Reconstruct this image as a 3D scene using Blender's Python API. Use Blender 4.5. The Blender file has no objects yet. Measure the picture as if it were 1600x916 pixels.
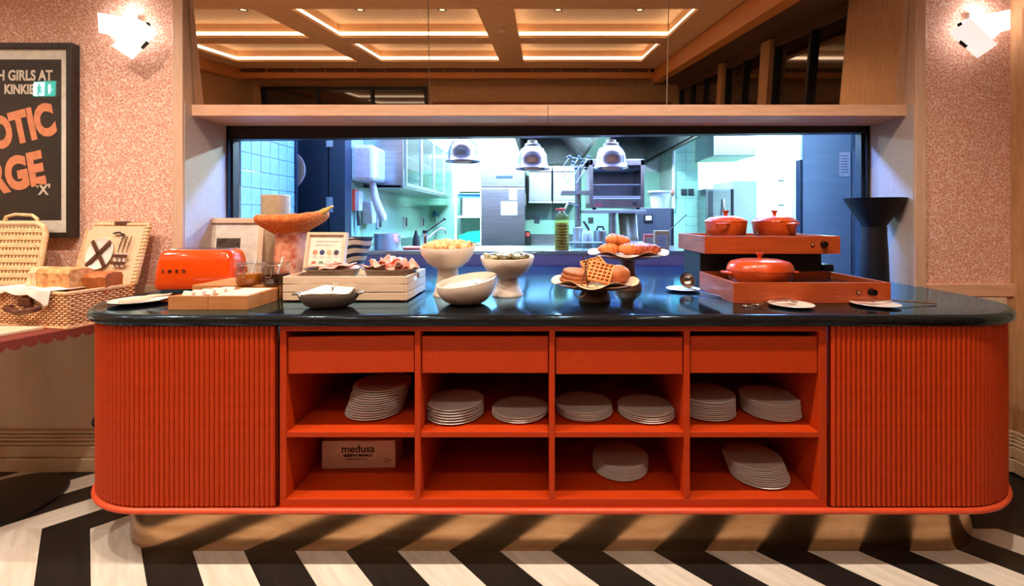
import bpy, bmesh, math, random
from mathutils import Vector, Matrix, Euler, noise
R = math.radians
PI = math.pi
random.seed(7)
SC = bpy.context.scene
COL = SC.collection

# ------------------------------------------------------------------ camera
F, CX, CY, H = 711.0, 845.0, 340.0, 1.283          # focal length and vanishing point in photo pixels, eye height in metres
cam = bpy.data.cameras.new('camera')
cam.sensor_width = 36.0
cam.lens = 36.0 * F / 1600.0
cam.shift_x = (800.0 - CX) / 1600.0
cam.shift_y = (CY - 458.0) / 1600.0
cam.clip_start = 0.02
co = bpy.data.objects.new('camera', cam); COL.objects.link(co)
co.location = (0, 0, H); co.rotation_euler = (R(90), 0, 0)
SC.camera = co
# ------------------------------------------------------------------ world, exposure
w = bpy.data.worlds.new('world'); SC.world = w; w.use_nodes = True
w.node_tree.nodes['Background'].inputs[0].default_value = (0.05, 0.045, 0.04, 1)
w.node_tree.nodes['Background'].inputs[1].default_value = 0.3
vs = SC.view_settings
vs.view_transform = 'Standard'; vs.look = 'None'; vs.exposure = 0.08; vs.gamma = 1.0; vs.use_curve_mapping = False
SC.cycles.use_denoising = True
SC.cycles.max_bounces = 8; SC.cycles.diffuse_bounces = 3; SC.cycles.glossy_bounces = 4
SC.cycles.transmission_bounces = 8; SC.cycles.transparent_max_bounces = 8
SC.cycles.caustics_reflective = False; SC.cycles.caustics_refractive = False
SC.cycles.sample_clamp_indirect = 6.0
# ------------------------------------------------------------------ large lights (in lamps of the place; hood and pass strip lamps are added)
WARM = (1.0, 0.85, 0.70)
COOL = (0.60, 0.93, 1.0)
BLUE = (0.15, 0.35, 1.0)
P_DOWN, P_DOWN_BACK, E_STRIP, P_KITCHEN, P_SCONCE = 116.0, 27.0, 5.0, 285.0, 2.2

def light(name, kind, loc, power, col, rot=(0, 0, 0), **kw):
    d = bpy.data.lights.new(name, kind); d.energy = power; d.color = col
    for k, v in kw.items(): setattr(d, k, v)
    o = bpy.data.objects.new(name, d); COL.objects.link(o)
    o.location = loc; o.rotation_euler = rot
    return o
KPANELS = [(-0.55, 5.0), (1.15, 3.62), (-0.6, 3.62), (2.9, 5.5), (2.6, 3.9)]
KPOW = [1.35, 0.6, 0.45, 0.5, 0.4]
KCOL = [COOL, BLUE, BLUE, COOL, (0.4, 0.72, 1.0)]
for (x, y), k, kc in zip(KPANELS, KPOW, KCOL):
    light('kitchen_panel_light', 'AREA', (x, y, 2.735), P_KITCHEN * k, kc, (0, 0, 0), shape='RECTANGLE', size=1.1, size_y=0.28)
light('hood_fill_light', 'AREA', (0.62, 4.75, 2.315), 260.0, COOL, (0, 0, 0), shape='RECTANGLE', size=0.9, size_y=0.12)  # unseen lamp added to brighten the kitchen back under the hood
light('pass_blue_fill_light', 'AREA', (0.1, 2.865, 2.33), 170.0, (0.36, 0.42, 1.0), (R(62), 0, R(180)), shape='RECTANGLE', size=3.2, size_y=0.07)  # unseen lamp added to cast blue violet on surfaces near the pass
XB = [(-4.62, -2.74), (-2.44, -0.59), (-0.29, 1.55)]       # ceiling coffers
YB = [(0.52, 1.69), (-0.88, 0.29), (-2.30, -1.11)]
DOWN = []
for r, (y0, y1) in enumerate(YB):
    for (x0, x1) in XB:
        for k in (0.26, 0.74):
            DOWN.append((x0 + (x1 - x0) * k, (y0 + y1) / 2 - 0.04, r))
for x, y, r in DOWN:
    light('downlight_lamp', 'SPOT', (x, y, 3.148), (P_DOWN, P_DOWN_BACK, P_DOWN_BACK * 0.6)[r], WARM, (0, 0, 0),
          spot_size=R(125), spot_blend=0.6, shadow_soft_size=0.025)

# ------------------------------------------------------------------ materials
def lin(c):
    return tuple(((v / 255 / 12.92) if v / 255 <= 0.04045 else ((v / 255 + 0.055) / 1.055) ** 2.4) for v in c) + (1.0,)
MATS = {}
def nodes(name):
    m = bpy.data.materials.new(name); m.use_nodes = True
    nt = m.node_tree; b = nt.nodes['Principled BSDF']
    return m, nt, b
def N(nt, t, **kw):
    n = nt.nodes.new(t)
    for k, v in kw.items(): setattr(n, k, v)
    return n
def coords(nt, scale=(1, 1, 1), which='Object', rot=(0, 0, 0)):
    tc = N(nt, 'ShaderNodeTexCoord'); mp = N(nt, 'ShaderNodeMapping')
    mp.inputs['Scale'].default_value = scale; mp.inputs['Rotation'].default_value = rot
    nt.links.new(tc.outputs[which], mp.inputs[0]); return mp.outputs[0]
def ramp(nt, fac, stops):
    r = N(nt, 'ShaderNodeValToRGB'); e = r.color_ramp.elements
    while len(e) < len(stops): e.new(0.5)
    for el, (p, c) in zip(e, stops): el.position = p; el.color = c
    nt.links.new(fac, r.inputs[0]); return r.outputs[0]
def mat(name, col, rough=0.5, metal=0.0, col2=None, scale=30.0, stretch=(1, 1, 1), bump=0.0, bscale=None, spec=0.5, coat=0.0,
        emit=0.0, trans=0.0, detail=4.0, lo=0.35, hi=0.65, sss=0.0):
    if name in MATS: return MATS[name]
    m, nt, b = nodes(name)
    b.inputs['Base Color'].default_value = lin(col); b.inputs['Roughness'].default_value = rough
    b.inputs['Metallic'].default_value = metal; b.inputs['Specular IOR Level'].default_value = spec
    b.inputs['Coat Weight'].default_value = coat; b.inputs['Coat Roughness'].default_value = 0.08
    b.inputs['Transmission Weight'].default_value = trans
    if emit: b.inputs['Emission Color'].default_value = lin(col); b.inputs['Emission Strength'].default_value = emit
    if col2 is None: col2 = tuple(max(0, min(255, int(c * 0.93))) for c in col)
    v = coords(nt, stretch)
    n = N(nt, 'ShaderNodeTexNoise'); n.inputs['Scale'].default_value = scale; n.inputs['Detail'].default_value = detail
    nt.links.new(v, n.inputs['Vector'])
    c = ramp(nt, n.outputs['Fac'], [(lo, lin(col)), (hi, lin(col2))])
    nt.links.new(c, b.inputs['Base Color'])
    if bump:
        n2 = N(nt, 'ShaderNodeTexNoise'); n2.inputs['Scale'].default_value = bscale or scale; n2.inputs['Detail'].default_value = 3
        nt.links.new(v, n2.inputs['Vector'])
        bp = N(nt, 'ShaderNodeBump'); bp.inputs['Strength'].default_value = bump; bp.inputs['Distance'].default_value = 0.004
        nt.links.new(n2.outputs['Fac'], bp.inputs['Height']); nt.links.new(bp.outputs[0], b.inputs['Normal'])
    MATS[name] = m; return m
def glassmat(name, col=(255, 255, 255), rough=0.0, ior=1.45):
    m, nt, b = nodes(name)
    b.inputs['Base Color'].default_value = lin(col); b.inputs['Roughness'].default_value = rough
    b.inputs['Transmission Weight'].default_value = 1.0; b.inputs['IOR'].default_value = ior
    n = N(nt, 'ShaderNodeTexNoise'); n.inputs['Scale'].default_value = 6
    bp = N(nt, 'ShaderNodeBump'); bp.inputs['Strength'].default_value = 0.02
    nt.links.new(n.outputs['Fac'], bp.inputs['Height']); nt.links.new(bp.outputs[0], b.inputs['Normal'])
    return m
def panemat(name, tint=(235, 245, 245), gloss=0.09):
    """thin pane: mostly see-through, part mirror"""
    m = bpy.data.materials.new(name); m.use_nodes = True; nt = m.node_tree; nt.nodes.clear()
    o = N(nt, 'ShaderNodeOutputMaterial'); t = N(nt, 'ShaderNodeBsdfTransparent'); g = N(nt, 'ShaderNodeBsdfGlossy')
    t.inputs[0].default_value = lin(tint); g.inputs['Roughness'].default_value = 0.02
    lw_ = N(nt, 'ShaderNodeLayerWeight'); lw_.inputs[0].default_value = 0.5
    pw = N(nt, 'ShaderNodeMath', operation='POWER'); pw.inputs[1].default_value = 4.0; nt.links.new(lw_.outputs['Facing'], pw.inputs[0])
    ad = N(nt, 'ShaderNodeMath', operation='MULTIPLY_ADD'); ad.inputs[1].default_value = 0.6; ad.inputs[2].default_value = gloss; ad.use_clamp = True; nt.links.new(pw.outputs[0], ad.inputs[0])
    mx = N(nt, 'ShaderNodeMixShader'); nt.links.new(ad.outputs[0], mx.inputs[0]); nt.links.new(t.outputs[0], mx.inputs[1]); nt.links.new(g.outputs[0], mx.inputs[2])
    nt.links.new(mx.outputs[0], o.inputs[0]); return m
def emat(name, col, s):
    m, nt, b = nodes(name)
    b.inputs['Base Color'].default_value = lin(col); b.inputs['Emission Color'].default_value = (col[0] / 255, col[1] / 255, col[2] / 255, 1)
    b.inputs['Emission Strength'].default_value = s; return m
def wood(name, c1, c2, axis='X', scale=14.0, rough=0.5, coat=0.0, bump=0.05):
    st = {'X': (0.12, 1, 1), 'Y': (1, 0.12, 1), 'Z': (1, 1, 0.12)}[axis]
    m, nt, b = nodes(name)
    v = coords(nt, st)
    oi = N(nt, 'ShaderNodeObjectInfo'); va = N(nt, 'ShaderNodeVectorMath', operation='ADD'); sc_ = N(nt, 'ShaderNodeMath', operation='MULTIPLY'); sc_.inputs[1].default_value = 17.0
    nt.links.new(oi.outputs['Random'], sc_.inputs[0]); nt.links.new(v, va.inputs[0]); nt.links.new(sc_.outputs[0], va.inputs[1]); v = va.outputs[0]
    n = N(nt, 'ShaderNodeTexNoise'); n.inputs['Scale'].default_value = scale * 4; n.inputs['Detail'].default_value = 6
    n.inputs['Distortion'].default_value = 0.6; nt.links.new(v, n.inputs['Vector'])
    c = ramp(nt, n.outputs['Fac'], [(0.3, lin(c1)), (0.7, lin(c2))]); nt.links.new(c, b.inputs['Base Color'])
    b.inputs['Roughness'].default_value = rough; b.inputs['Coat Weight'].default_value = coat
    bp = N(nt, 'ShaderNodeBump'); bp.inputs['Strength'].default_value = bump; bp.inputs['Distance'].default_value = 0.003
    nt.links.new(n.outputs['Fac'], bp.inputs['Height']); nt.links.new(bp.outputs[0], b.inputs['Normal'])
    return m

def wallpaper():
    m, nt, b = nodes('leopard_wallpaper')
    v = coords(nt, (1, 1, 1))
    nz = N(nt, 'ShaderNodeTexNoise'); nz.inputs['Scale'].default_value = 45; nz.inputs['Detail'].default_value = 2; nt.links.new(v, nz.inputs['Vector'])
    mx = N(nt, 'ShaderNodeMix', data_type='RGBA', blend_type='LINEAR_LIGHT'); mx.inputs[0].default_value = 0.012
    nt.links.new(v, mx.inputs[6]); nt.links.new(nz.outputs['Color'], mx.inputs[7])
    vo = N(nt, 'ShaderNodeTexVoronoi', feature='DISTANCE_TO_EDGE'); vo.inputs['Scale'].default_value = 70; nt.links.new(mx.outputs[2], vo.inputs['Vector'])
    n2 = N(nt, 'ShaderNodeTexNoise'); n2.inputs['Scale'].default_value = 90; nt.links.new(v, n2.inputs['Vector'])
    ad = N(nt, 'ShaderNodeMath', operation='MULTIPLY_ADD'); ad.inputs[1].default_value = 0.3; ad.inputs[2].default_value = -0.11; nt.links.new(n2.outputs['Fac'], ad.inputs[0])
    s = N(nt, 'ShaderNodeMath', operation='ADD'); nt.links.new(vo.outputs['Distance'], s.inputs[0]); nt.links.new(ad.outputs[0], s.inputs[1])
    c = ramp(nt, s.outputs[0], [(0.07, lin((246, 216, 200))), (0.16, lin((212, 146, 120)))])
    nt.links.new(c, b.inputs['Base Color']); b.inputs['Roughness'].default_value = 0.75
    return m
def tilemat(name, c1, c2, mortar, sx, sz, rough=0.15, axis='XZ', bumpd=0.002):
    m, nt, b = nodes(name)
    tc = N(nt, 'ShaderNodeTexCoord'); sep = N(nt, 'ShaderNodeSeparateXYZ'); cmb = N(nt, 'ShaderNodeCombineXYZ')
    nt.links.new(tc.outputs['Object'], sep.inputs[0])
    nt.links.new(sep.outputs['X' if axis == 'XZ' else 'Y'], cmb.inputs[0]); nt.links.new(sep.outputs['Z'], cmb.inputs[1])
    br = N(nt, 'ShaderNodeTexBrick'); br.offset = 0.0
    br.inputs['Scale'].default_value = 1.0; br.inputs['Brick Width'].default_value = sx; br.inputs['Row Height'].default_value = sz
    br.inputs['Mortar Size'].default_value = 0.0025; br.inputs['Color1'].default_value = lin(c1); br.inputs['Color2'].default_value = lin(c2); br.inputs['Mortar'].default_value = lin(mortar)
    nt.links.new(cmb.outputs[0], br.inputs['Vector']); nt.links.new(br.outputs['Color'], b.inputs['Base Color'])
    b.inputs['Roughness'].default_value = rough
    bp = N(nt, 'ShaderNodeBump', invert=True); bp.inputs['Distance'].default_value = bumpd; bp.inputs['Strength'].default_value = 0.6
    nt.links.new(br.outputs['Fac'], bp.inputs['Height']); nt.links.new(bp.outputs[0], b.inputs['Normal'])
    return m

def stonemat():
    m = bpy.data.materials.new('black_stone_tinted_reflection'); m.use_nodes = True; nt = m.node_tree; nt.nodes.clear()
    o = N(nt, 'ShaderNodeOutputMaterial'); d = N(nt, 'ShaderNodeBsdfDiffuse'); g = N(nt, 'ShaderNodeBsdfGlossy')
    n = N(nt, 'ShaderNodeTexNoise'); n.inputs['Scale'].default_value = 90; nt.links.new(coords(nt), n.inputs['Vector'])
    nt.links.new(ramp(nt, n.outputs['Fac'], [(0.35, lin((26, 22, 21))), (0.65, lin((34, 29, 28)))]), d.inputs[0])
    g.inputs[0].default_value = (0.36, 0.68, 1.0, 1); g.inputs['Roughness'].default_value = 0.11  # blue gloss tint paints in the kitchen's blue reflection on black stone
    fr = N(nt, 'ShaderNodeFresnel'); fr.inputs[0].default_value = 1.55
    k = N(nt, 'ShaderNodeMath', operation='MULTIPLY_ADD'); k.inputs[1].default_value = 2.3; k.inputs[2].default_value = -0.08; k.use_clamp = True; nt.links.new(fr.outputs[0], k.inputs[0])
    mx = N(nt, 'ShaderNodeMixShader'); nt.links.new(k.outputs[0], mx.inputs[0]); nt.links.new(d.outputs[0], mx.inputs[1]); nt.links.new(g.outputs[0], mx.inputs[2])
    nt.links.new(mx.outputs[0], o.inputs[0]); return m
M = dict(
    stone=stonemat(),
    lampchrome=mat('satin_chrome', (226, 222, 224), 0.26, metal=1.0, col2=(220, 216, 220)),
    passfront=mat('mauve_steel', (128, 116, 146), 0.4, metal=0.3, col2=(120, 108, 138), scale=4),
    red=mat('red_lacquer', (190, 57, 5), 0.5, col2=(183, 53, 4), scale=60, spec=0.3),
    red_dark=mat('red_lacquer_inside', (182, 54, 6), 0.55, col2=(174, 50, 5), scale=60, spec=0.25),
    rim=mat('coral_bead_paint', (222, 82, 46), 0.35, col2=(214, 76, 40)),
    black_top=mat('black_counter_top', (22, 19, 19), 0.13, col2=(28, 24, 23), scale=80, spec=1.0, coat=0.3),
    black=mat('black_paint', (18, 16, 15), 0.5), black_gloss=mat('black_gloss', (14, 13, 14), 0.15),
    navy=mat('navy_paint', (20, 40, 58), 0.4, col2=(24, 46, 66)),
    wallpaper=wallpaper(),
    oak=wood('pale_oak_veneer', (222, 184, 158), (206, 166, 138), 'Z', rough=0.5),
    oak_x=wood('pale_oak_shelf', (226, 180, 150), (210, 160, 128), 'X', rough=0.5),
    veneer=wood('brown_oak_veneer', (200, 152, 108), (176, 128, 86), 'Z', rough=0.55),
    dado=mat('dado_panel_paint', (232, 204, 174), 0.5, col2=(214, 184, 152), scale=5, stretch=(1, 1, 0.4), bump=0.1),
    cream=mat('cream_panel_paint', (224, 200, 170), 0.6),
    skirt=mat('skirting_paint', (220, 188, 152), 0.45, col2=(210, 178, 140), scale=12),
    plank_w=wood('whitewashed_plank', (232, 222, 208), (208, 196, 180), 'X', scale=9, rough=0.32, bump=0.08),
    plank_b=wood('black_plank', (20, 18, 16), (34, 30, 27), 'X', scale=9, rough=0.4, bump=0.06),
    brass=mat('brushed_brass', (196, 158, 120), 0.17, metal=1.0, col2=(172, 132, 96), scale=9, stretch=(0.5, 1, 3), bump=0.02, bscale=220),
    mirror=mat('tinted_mirror', (244, 226, 206), 0.0, metal=1.0, col2=(244, 226, 206)),
    ceil=mat('ceiling_cream', (226, 182, 140), 0.7, col2=(220, 176, 134), scale=8),
    ceil_top=mat('coffer_cream', (244, 214, 180), 0.7),
    beam=wood('bulkhead_veneer', (214, 140, 74), (196, 122, 58), 'X', rough=0.5),
    grille=mat('vent_metal', (150, 104, 74), 0.5, metal=0.4),
    darkwall=mat('dark_soffit', (92, 62, 42), 0.6),
    led=emat('led_strip', (255, 218, 168), E_STRIP),
    lamp_lens=emat('downlight_lens', (255, 220, 180), 1.5),
    steel=mat('brushed_steel', (182, 186, 188), 0.28, metal=1.0, col2=(164, 168, 171), scale=3, stretch=(1, 1, 14), bump=0.03, bscale=40),
    steel2=mat('satin_steel', (205, 210, 212), 0.38, metal=1.0, col2=(190, 195, 198), scale=3),
    steel_dark=mat('dark_steel', (96, 100, 104), 0.4, metal=0.9, col2=(80, 84, 88), scale=6),
    chrome=mat('chrome', (232, 232, 235), 0.12, metal=1.0, col2=(226, 226, 230)),
    copper=mat('copper', (236, 160, 116), 0.15, metal=1.0),
    white=mat('white_paint', (238, 238, 236), 0.5), white_gloss=mat('white_glazed_ceramic', (236, 230, 222), 0.22, col2=(230, 223, 214)),
    white_pl=mat('white_plastic', (232, 232, 240), 0.35),
    greentile=tilemat('mint_small_tile', (176, 228, 205), (168, 220, 198), (200, 232, 218), 0.045, 0.14, axis='YZ'),
    greenback=tilemat('mint_tile', (176, 230, 205), (170, 224, 200), (205, 235, 222), 0.15, 0.15),
    glaze=mat('blue_white_glazed_tile', (150, 192, 198), 0.1, col2=(138, 182, 190), scale=12, bump=0.12, bscale=14),
    mint=mat('mint_glazed_tile', (180, 232, 208), 0.12, col2=(172, 224, 200), scale=10, bump=0.05, bscale=12),
    grout=mat('pale_grout', (222, 232, 228), 0.8),
    kfloor=mat('kitchen_floor', (120, 120, 116), 0.5), kwhite=mat('kitchen_white_wall', (236, 240, 238), 0.5),
    blackglass=mat('dark_window_glass', (16, 13, 11), 0.03, spec=1.0, coat=0.6),
    mauve=mat('mauve_grey_lining', (196, 176, 166), 0.6, col2=(188, 168, 158), scale=50),
    pane=panemat('clear_pane'), pane_pic=panemat('picture_glass', (250, 250, 250), 0.02),
)
# ------------------------------------------------------------------ mesh helpers
class MB:
    def __init__(s): s.v, s.f, s.s = [], [], []
    def add(s, vs, fs, smooth=False, T=None):
        o = len(s.v)
        s.v += [tuple((T @ Vector(p)) if T is not None else p) for p in vs]
        s.f += [tuple(i + o for i in f) for f in fs]; s.s += [smooth] * len(fs)
        return s
    def box(s, x0, x1, y0, y1, z0, z1, T=None):
        x0, x1 = min(x0, x1), max(x0, x1); y0, y1 = min(y0, y1), max(y0, y1); z0, z1 = min(z0, z1), max(z0, z1)
        vs = [(x, y, z) for z in (z0, z1) for y in (y0, y1) for x in (x0, x1)]
        return s.add(vs, [(0, 2, 3, 1), (4, 5, 7, 6), (0, 1, 5, 4), (2, 6, 7, 3), (0, 4, 6, 2), (1, 3, 7, 5)], False, T)
    def cbox(s, c, d, T=None):
        return s.box(c[0] - d[0] / 2, c[0] + d[0] / 2, c[1] - d[1] / 2, c[1] + d[1] / 2, c[2] - d[2] / 2, c[2] + d[2] / 2, T)
    def surf(s, rows, cu=False, cv=False, smooth=True, T=None):
        nv, nu = len(rows), len(rows[0]); vs = [p for r in rows for p in r]; fs = []
        for j in range(nv if cv else nv - 1):
            for i in range(nu if cu else nu - 1):
                a, b = j * nu + i, j * nu + (i + 1) % nu; k = ((j + 1) % nv) * nu
                fs.append((a, b, k + (i + 1) % nu, k + i))
        return s.add(vs, fs, smooth, T)
    def lathe(s, prof, n=32, c=(0, 0, 0), sx=1.0, sy=1.0, T=None):
        rows = []
        for r, z in prof:
            r = max(r, 1e-5)
            rows.append([(c[0] + sx * r * math.cos(2 * PI * i / n), c[1] + sy * r * math.sin(2 * PI * i / n), c[2] + z) for i in range(n)])
        return s.surf(rows, cu=True, T=T)
    def tube(s, pts, r, n=8, closed=False, T=None, flat=1.0):
        pts = [Vector(p) for p in pts]; m = len(pts)
        rr = r if isinstance(r, (list, tuple)) else [r] * m
        rows = []; up = None
        for i, p in enumerate(pts):
            a = pts[(i - 1) % m] if (closed or i > 0) else p; b = pts[(i + 1) % m] if (closed or i < m - 1) else p
            t = (b - a); t = t.normalized() if t.length > 1e-9 else Vector((0, 0, 1))
            if up is None: up = Vector((0, 0, 1)) if abs(t.z) < 0.9 else Vector((1, 0, 0))
            e1 = t.cross(up); e1 = e1.normalized() if e1.length > 1e-6 else t.orthogonal().normalized()
            e2 = e1.cross(t).normalized(); up = e2
            rows.append([tuple(p + rr[i] * (math.cos(2 * PI * k / n) * e1 + flat * math.sin(2 * PI * k / n) * e2)) for k in range(n)])
        s.surf(rows, cu=True, cv=closed, T=T)
        if not closed:
            s.add(rows[0], [tuple(range(n - 1, -1, -1))], False, T); s.add(rows[-1], [tuple(range(n))], False, T)
        return s
    def cyl(s, p, q, r, n=16, r2=None): return s.tube([p, q], [r, r if r2 is None else r2], n)
    def prism(s, poly, z0, z1, T=None):
        n = len(poly); vs = [(x, y, z0) for x, y in poly] + [(x, y, z1) for x, y in poly]
        fs = [tuple(range(n - 1, -1, -1)), tuple(range(n, 2 * n))] + [(i, (i + 1) % n, n + (i + 1) % n, n + i) for i in range(n)]
        return s.add(vs, fs, False, T)
    def blob(s, c, r, amp=0.1, fr=3.0, seed=0, nu=20, nv=12, T=None, zmin=None):
        rows = []
        for j in range(nv + 1):
            th = PI * j / nv; row = []
            for i in range(nu):
                ph = 2 * PI * i / nu
                d = Vector((math.sin(th) * math.cos(ph), math.sin(th) * math.sin(ph), -math.cos(th)))
                k = 1 + amp * noise.noise(d * fr + Vector((seed * 7.3, seed * 3.1, seed)))
                z = d.z * r[2] * k
                if zmin is not None: z = max(z, zmin)
                row.append((c[0] + d.x * r[0] * k, c[1] + d.y * r[1] * k, c[2] + z))
            rows.append(row)
        return s.surf(rows, cu=True, T=T)
    def build(s, name, m, parent=None, loc=None, rot=None, bevel=0.0, auto=40, solid=0.0, world=False, subsurf=0):
        me = bpy.data.meshes.new(name)
        off = Vector((0, 0, 0))
        if world and parent is not None: off = parent.matrix_basis.translation
        if world and parent is None and loc is not None: off = Vector(loc)
        me.from_pydata([tuple(Vector(p) - off) for p in s.v], [], s.f); me.update()
        me.polygons.foreach_set('use_smooth', s.s)
        bm = bmesh.new(); bm.from_mesh(me); bmesh.ops.remove_doubles(bm, verts=bm.verts, dist=1e-6)
        bmesh.ops.recalc_face_normals(bm, faces=bm.faces); bm.to_mesh(me); bm.free()
        if any(s.s): me.set_sharp_from_angle(angle=R(auto))
        me.materials.append(m if not isinstance(m, str) else M[m])
        return link(name, me, parent, loc, rot, bevel, solid, subsurf)
def link(name, me, parent=None, loc=None, rot=None, bevel=0.0, solid=0.0, subsurf=0):
    o = bpy.data.objects.new(name, me); COL.objects.link(o)
    if parent is not None: o.parent = parent
    if loc is not None: o.location = loc
    if rot is not None: o.rotation_euler = rot
    if solid: md = o.modifiers.new('thick', 'SOLIDIFY'); md.thickness = solid; md.offset = 0
    if bevel: md = o.modifiers.new('bevel', 'BEVEL'); md.width = bevel; md.segments = 2; md.limit_method = 'ANGLE'; md.angle_limit = R(50)
    if subsurf: md = o.modifiers.new('sub', 'SUBSURF'); md.levels = subsurf; md.render_levels = subsurf
    return o
def tag(o, label, cat, group=None):
    o['label'] = label; o['category'] = cat
    if group: o['group'] = group
    return o
def thing(name, label, cat, loc=(0, 0, 0), rz=0.0, group=None):
    o = bpy.data.objects.new(name, None); COL.objects.link(o); o.location = loc; o.rotation_euler = (0, 0, rz)
    o.empty_display_size = 0.05
    o.matrix_basis = Matrix.Translation(Vector(loc)) @ Matrix.Rotation(rz, 4, 'Z')
    return tag(o, label, cat, group)
def struct(o, label=None):
    o['kind'] = 'structure'
    if label: o['label'] = label
    return o
def copy_tree(o, parent=None):
    c = o.copy(); COL.objects.link(c)
    if parent is not None: c.parent = parent
    for ch in [x for x in o.children]: copy_tree(ch, c)
    return c
def Wp(x, y, Y): return Vector(((x - CX) * Y / F, Y, H - (y - CY) * Y / F))
def Xp(x, Y): return (x - CX) * Y / F
def Zp(y, Y): return H - (y - CY) * Y / F
def arc(cx, cy, r, a0, a1, n):
    return [(cx + r * math.cos(R(a0 + (a1 - a0) * i / n)), cy + r * math.sin(R(a0 + (a1 - a0) * i / n))) for i in range(n + 1)]
def text(body, size, m, name, parent, loc, rot=(R(90), 0, 0), bold=0.0, xs=1.0, shear=0.0, align='LEFT', ext=0.0006, space=1.0):
    cu = bpy.data.curves.new(name, 'FONT'); cu.body = body; cu.size = size; cu.offset = bold; cu.extrude = ext; cu.shear = shear
    cu.align_x = align; cu.resolution_u = 4; cu.space_character = space
    t = bpy.data.objects.new(name + '_tmp', cu); COL.objects.link(t)
    bpy.context.view_layer.update()
    me = bpy.data.meshes.new_from_object(t.evaluated_get(bpy.context.evaluated_depsgraph_get()))
    COL.objects.unlink(t); bpy.data.objects.remove(t); bpy.data.curves.remove(cu)
    me.materials.clear(); me.materials.append(m if not isinstance(m, str) else M[m])
    o = link(name, me, parent, loc, rot); o.scale = (xs, 1, 1); return o
def rowproj(o, z=None): return o
ORD = ['top', 'second', 'third', 'fourth', 'fifth', 'sixth', 'seventh', 'eighth', 'ninth', 'tenth', 'eleventh', 'twelfth', 'thirteenth', 'fourteenth']
# ------------------------------------------------------------------ dining room shell
YW, YT = 2.36, 2.33                                 # wall plane, trim front
XL, XR = -1.835, 1.92                               # pass-through niche
YF, ZS = 2.67, 1.8166                               # window frame plane, shelf underside
ZT, HT = 0.93, 0.353                                # counter top height, drop below the eye
def Yc(y): return F * (H - ZT) / (y - CY)           # depth of a point of the counter top seen at photo row y
floor = struct(MB().box(-5.1, 2.6, -3.5, 2.36, -0.05, -0.008).build('floor', 'black'), 'chevron floor of black and whitewashed planks')
S0, PW, RW = 1.875, 0.197, 0.6
def plankpoly(x, y0, row):
    d = -1 if row % 2 == 0 else 1                   # even rows run to the right as they come nearer
    y1 = y0 + RW; g = 0.0008
    if d < 0: return [(x + RW + g, y0), (x + RW + PW - g, y0), (x + PW - g, y1), (x + g, y1)]
    return [(x + g, y0), (x + PW - g, y0), (x + PW + RW - g, y1), (x + RW + g, y1)]
pm = {}
for row, y0 in ((0, S0 - RW), (1, S0)):
    ang = R(-45) if row == 0 else R(45)
    for col in ('plank_w', 'plank_b'):
        if row == 0: pl = plankpoly(0, y0, 0)
        else: pl = plankpoly(0, y0, 1)
        if row == 1:                                 # ends at the skirting
            g = 0.0008; yy = 2.34; pl = [(g, y0), (PW - g, y0), (PW + yy - y0 - g, yy), (yy - y0 + g, yy)]
        mb = MB().prism([(p[0], p[1] - y0) for p in pl], -0.008, 0.0, Matrix.Rotation(-ang, 4, 'Z'))
        o = mb.build('plank', col, floor); pm[(row, col)] = o.data; bpy.data.objects.remove(o)
    for k in range(-14, 22):
        x = -1.661 + PW * k; col = 'plank_b' if k % 2 == 0 else 'plank_w'
        lo, hi = (x, x + RW + PW)
        if hi < -4.0 or (row == 0 and lo + RW > 2.5) or (row == 1 and hi > 2.75): continue
        if row == 1 and k > 15: continue
        o = link('plank', pm[(row, col)], floor, (x, y0 + (0.0008 if row else 0), 0), (0, 0, ang))
for col, par in (('plank_w', 1), ('plank_b', 0)):
    mb = MB(); r = 1
    for j in range(1, 8):
        y0 = S0 - RW * (j + 1)
        for k in range(-22, 22):
            if k % 2 != par: continue
            x = -1.661 + PW * k
            pl = plankpoly(x, y0, j)
            if min(p[0] for p in pl) < -5.0 or max(p[0] for p in pl) > 2.5: continue
            mb.prism(pl, -0.008, 0.0)
    o = mb.build('plank_field', col, floor); o['kind'] = 'stuff'

# back wall: wallpaper above, panelling below
mb = MB().box(-5.1, XL - 0.05, YW, YW + 0.12, 0.88, 3.02)
struct(mb.build('wall_back_left', 'wallpaper'), 'leopard spotted coral wallpaper left of the serving hatch')
mb = MB().box(XR + 0.05, 2.6, YW, YW + 0.12, 0.88, 3.02)
struct(mb.build('wall_back_right', 'wallpaper'), 'leopard spotted coral wallpaper right of the serving hatch')
struct(MB().box(-5.1, XL - 0.05, YW - 0.012, YW + 0.1, -0.01, 0.93).build('wall_lower_left', 'dado'), 'plain grey brown panelling under the wallpaper on the left')
lr = struct(MB().box(XR + 0.05, 2.6, YW - 0.012, YW + 0.1, -0.01, 0.93).build('wall_lower_right', 'veneer'), 'oak panelling under the wallpaper on the right')
MB().box(XR + 0.06, 2.40, YW - 0.02, YW, 0.2, 0.872).build('panel', 'cream', lr, bevel=0.004)
MB().box(XR + 0.05, 2.44, YW - 0.022, YW, 0.875, 0.94).build('dado_rail', 'oak_x', lr, bevel=0.004)
for nm, x0, x1 in (('trim_1', XL - 0.052, XL), ('trim_2', XR, XR + 0.055)):
    struct(MB().box(x0, x1, YT, YF + 0.06, -0.01, 3.02).build(nm, 'oak', bevel=0.003), 'pale oak jamb lining the serving hatch')
for nm, x0, x1 in (('trim_lining_1', XL, XL + 0.003), ('trim_lining_2', XR - 0.003, XR)):
    struct(MB().box(x0, x1, YT + 0.012, YF - 0.02, ZT + 0.0, 1.8755).build(nm, 'mauve'), 'mauve grey reveal of the serving hatch')
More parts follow.
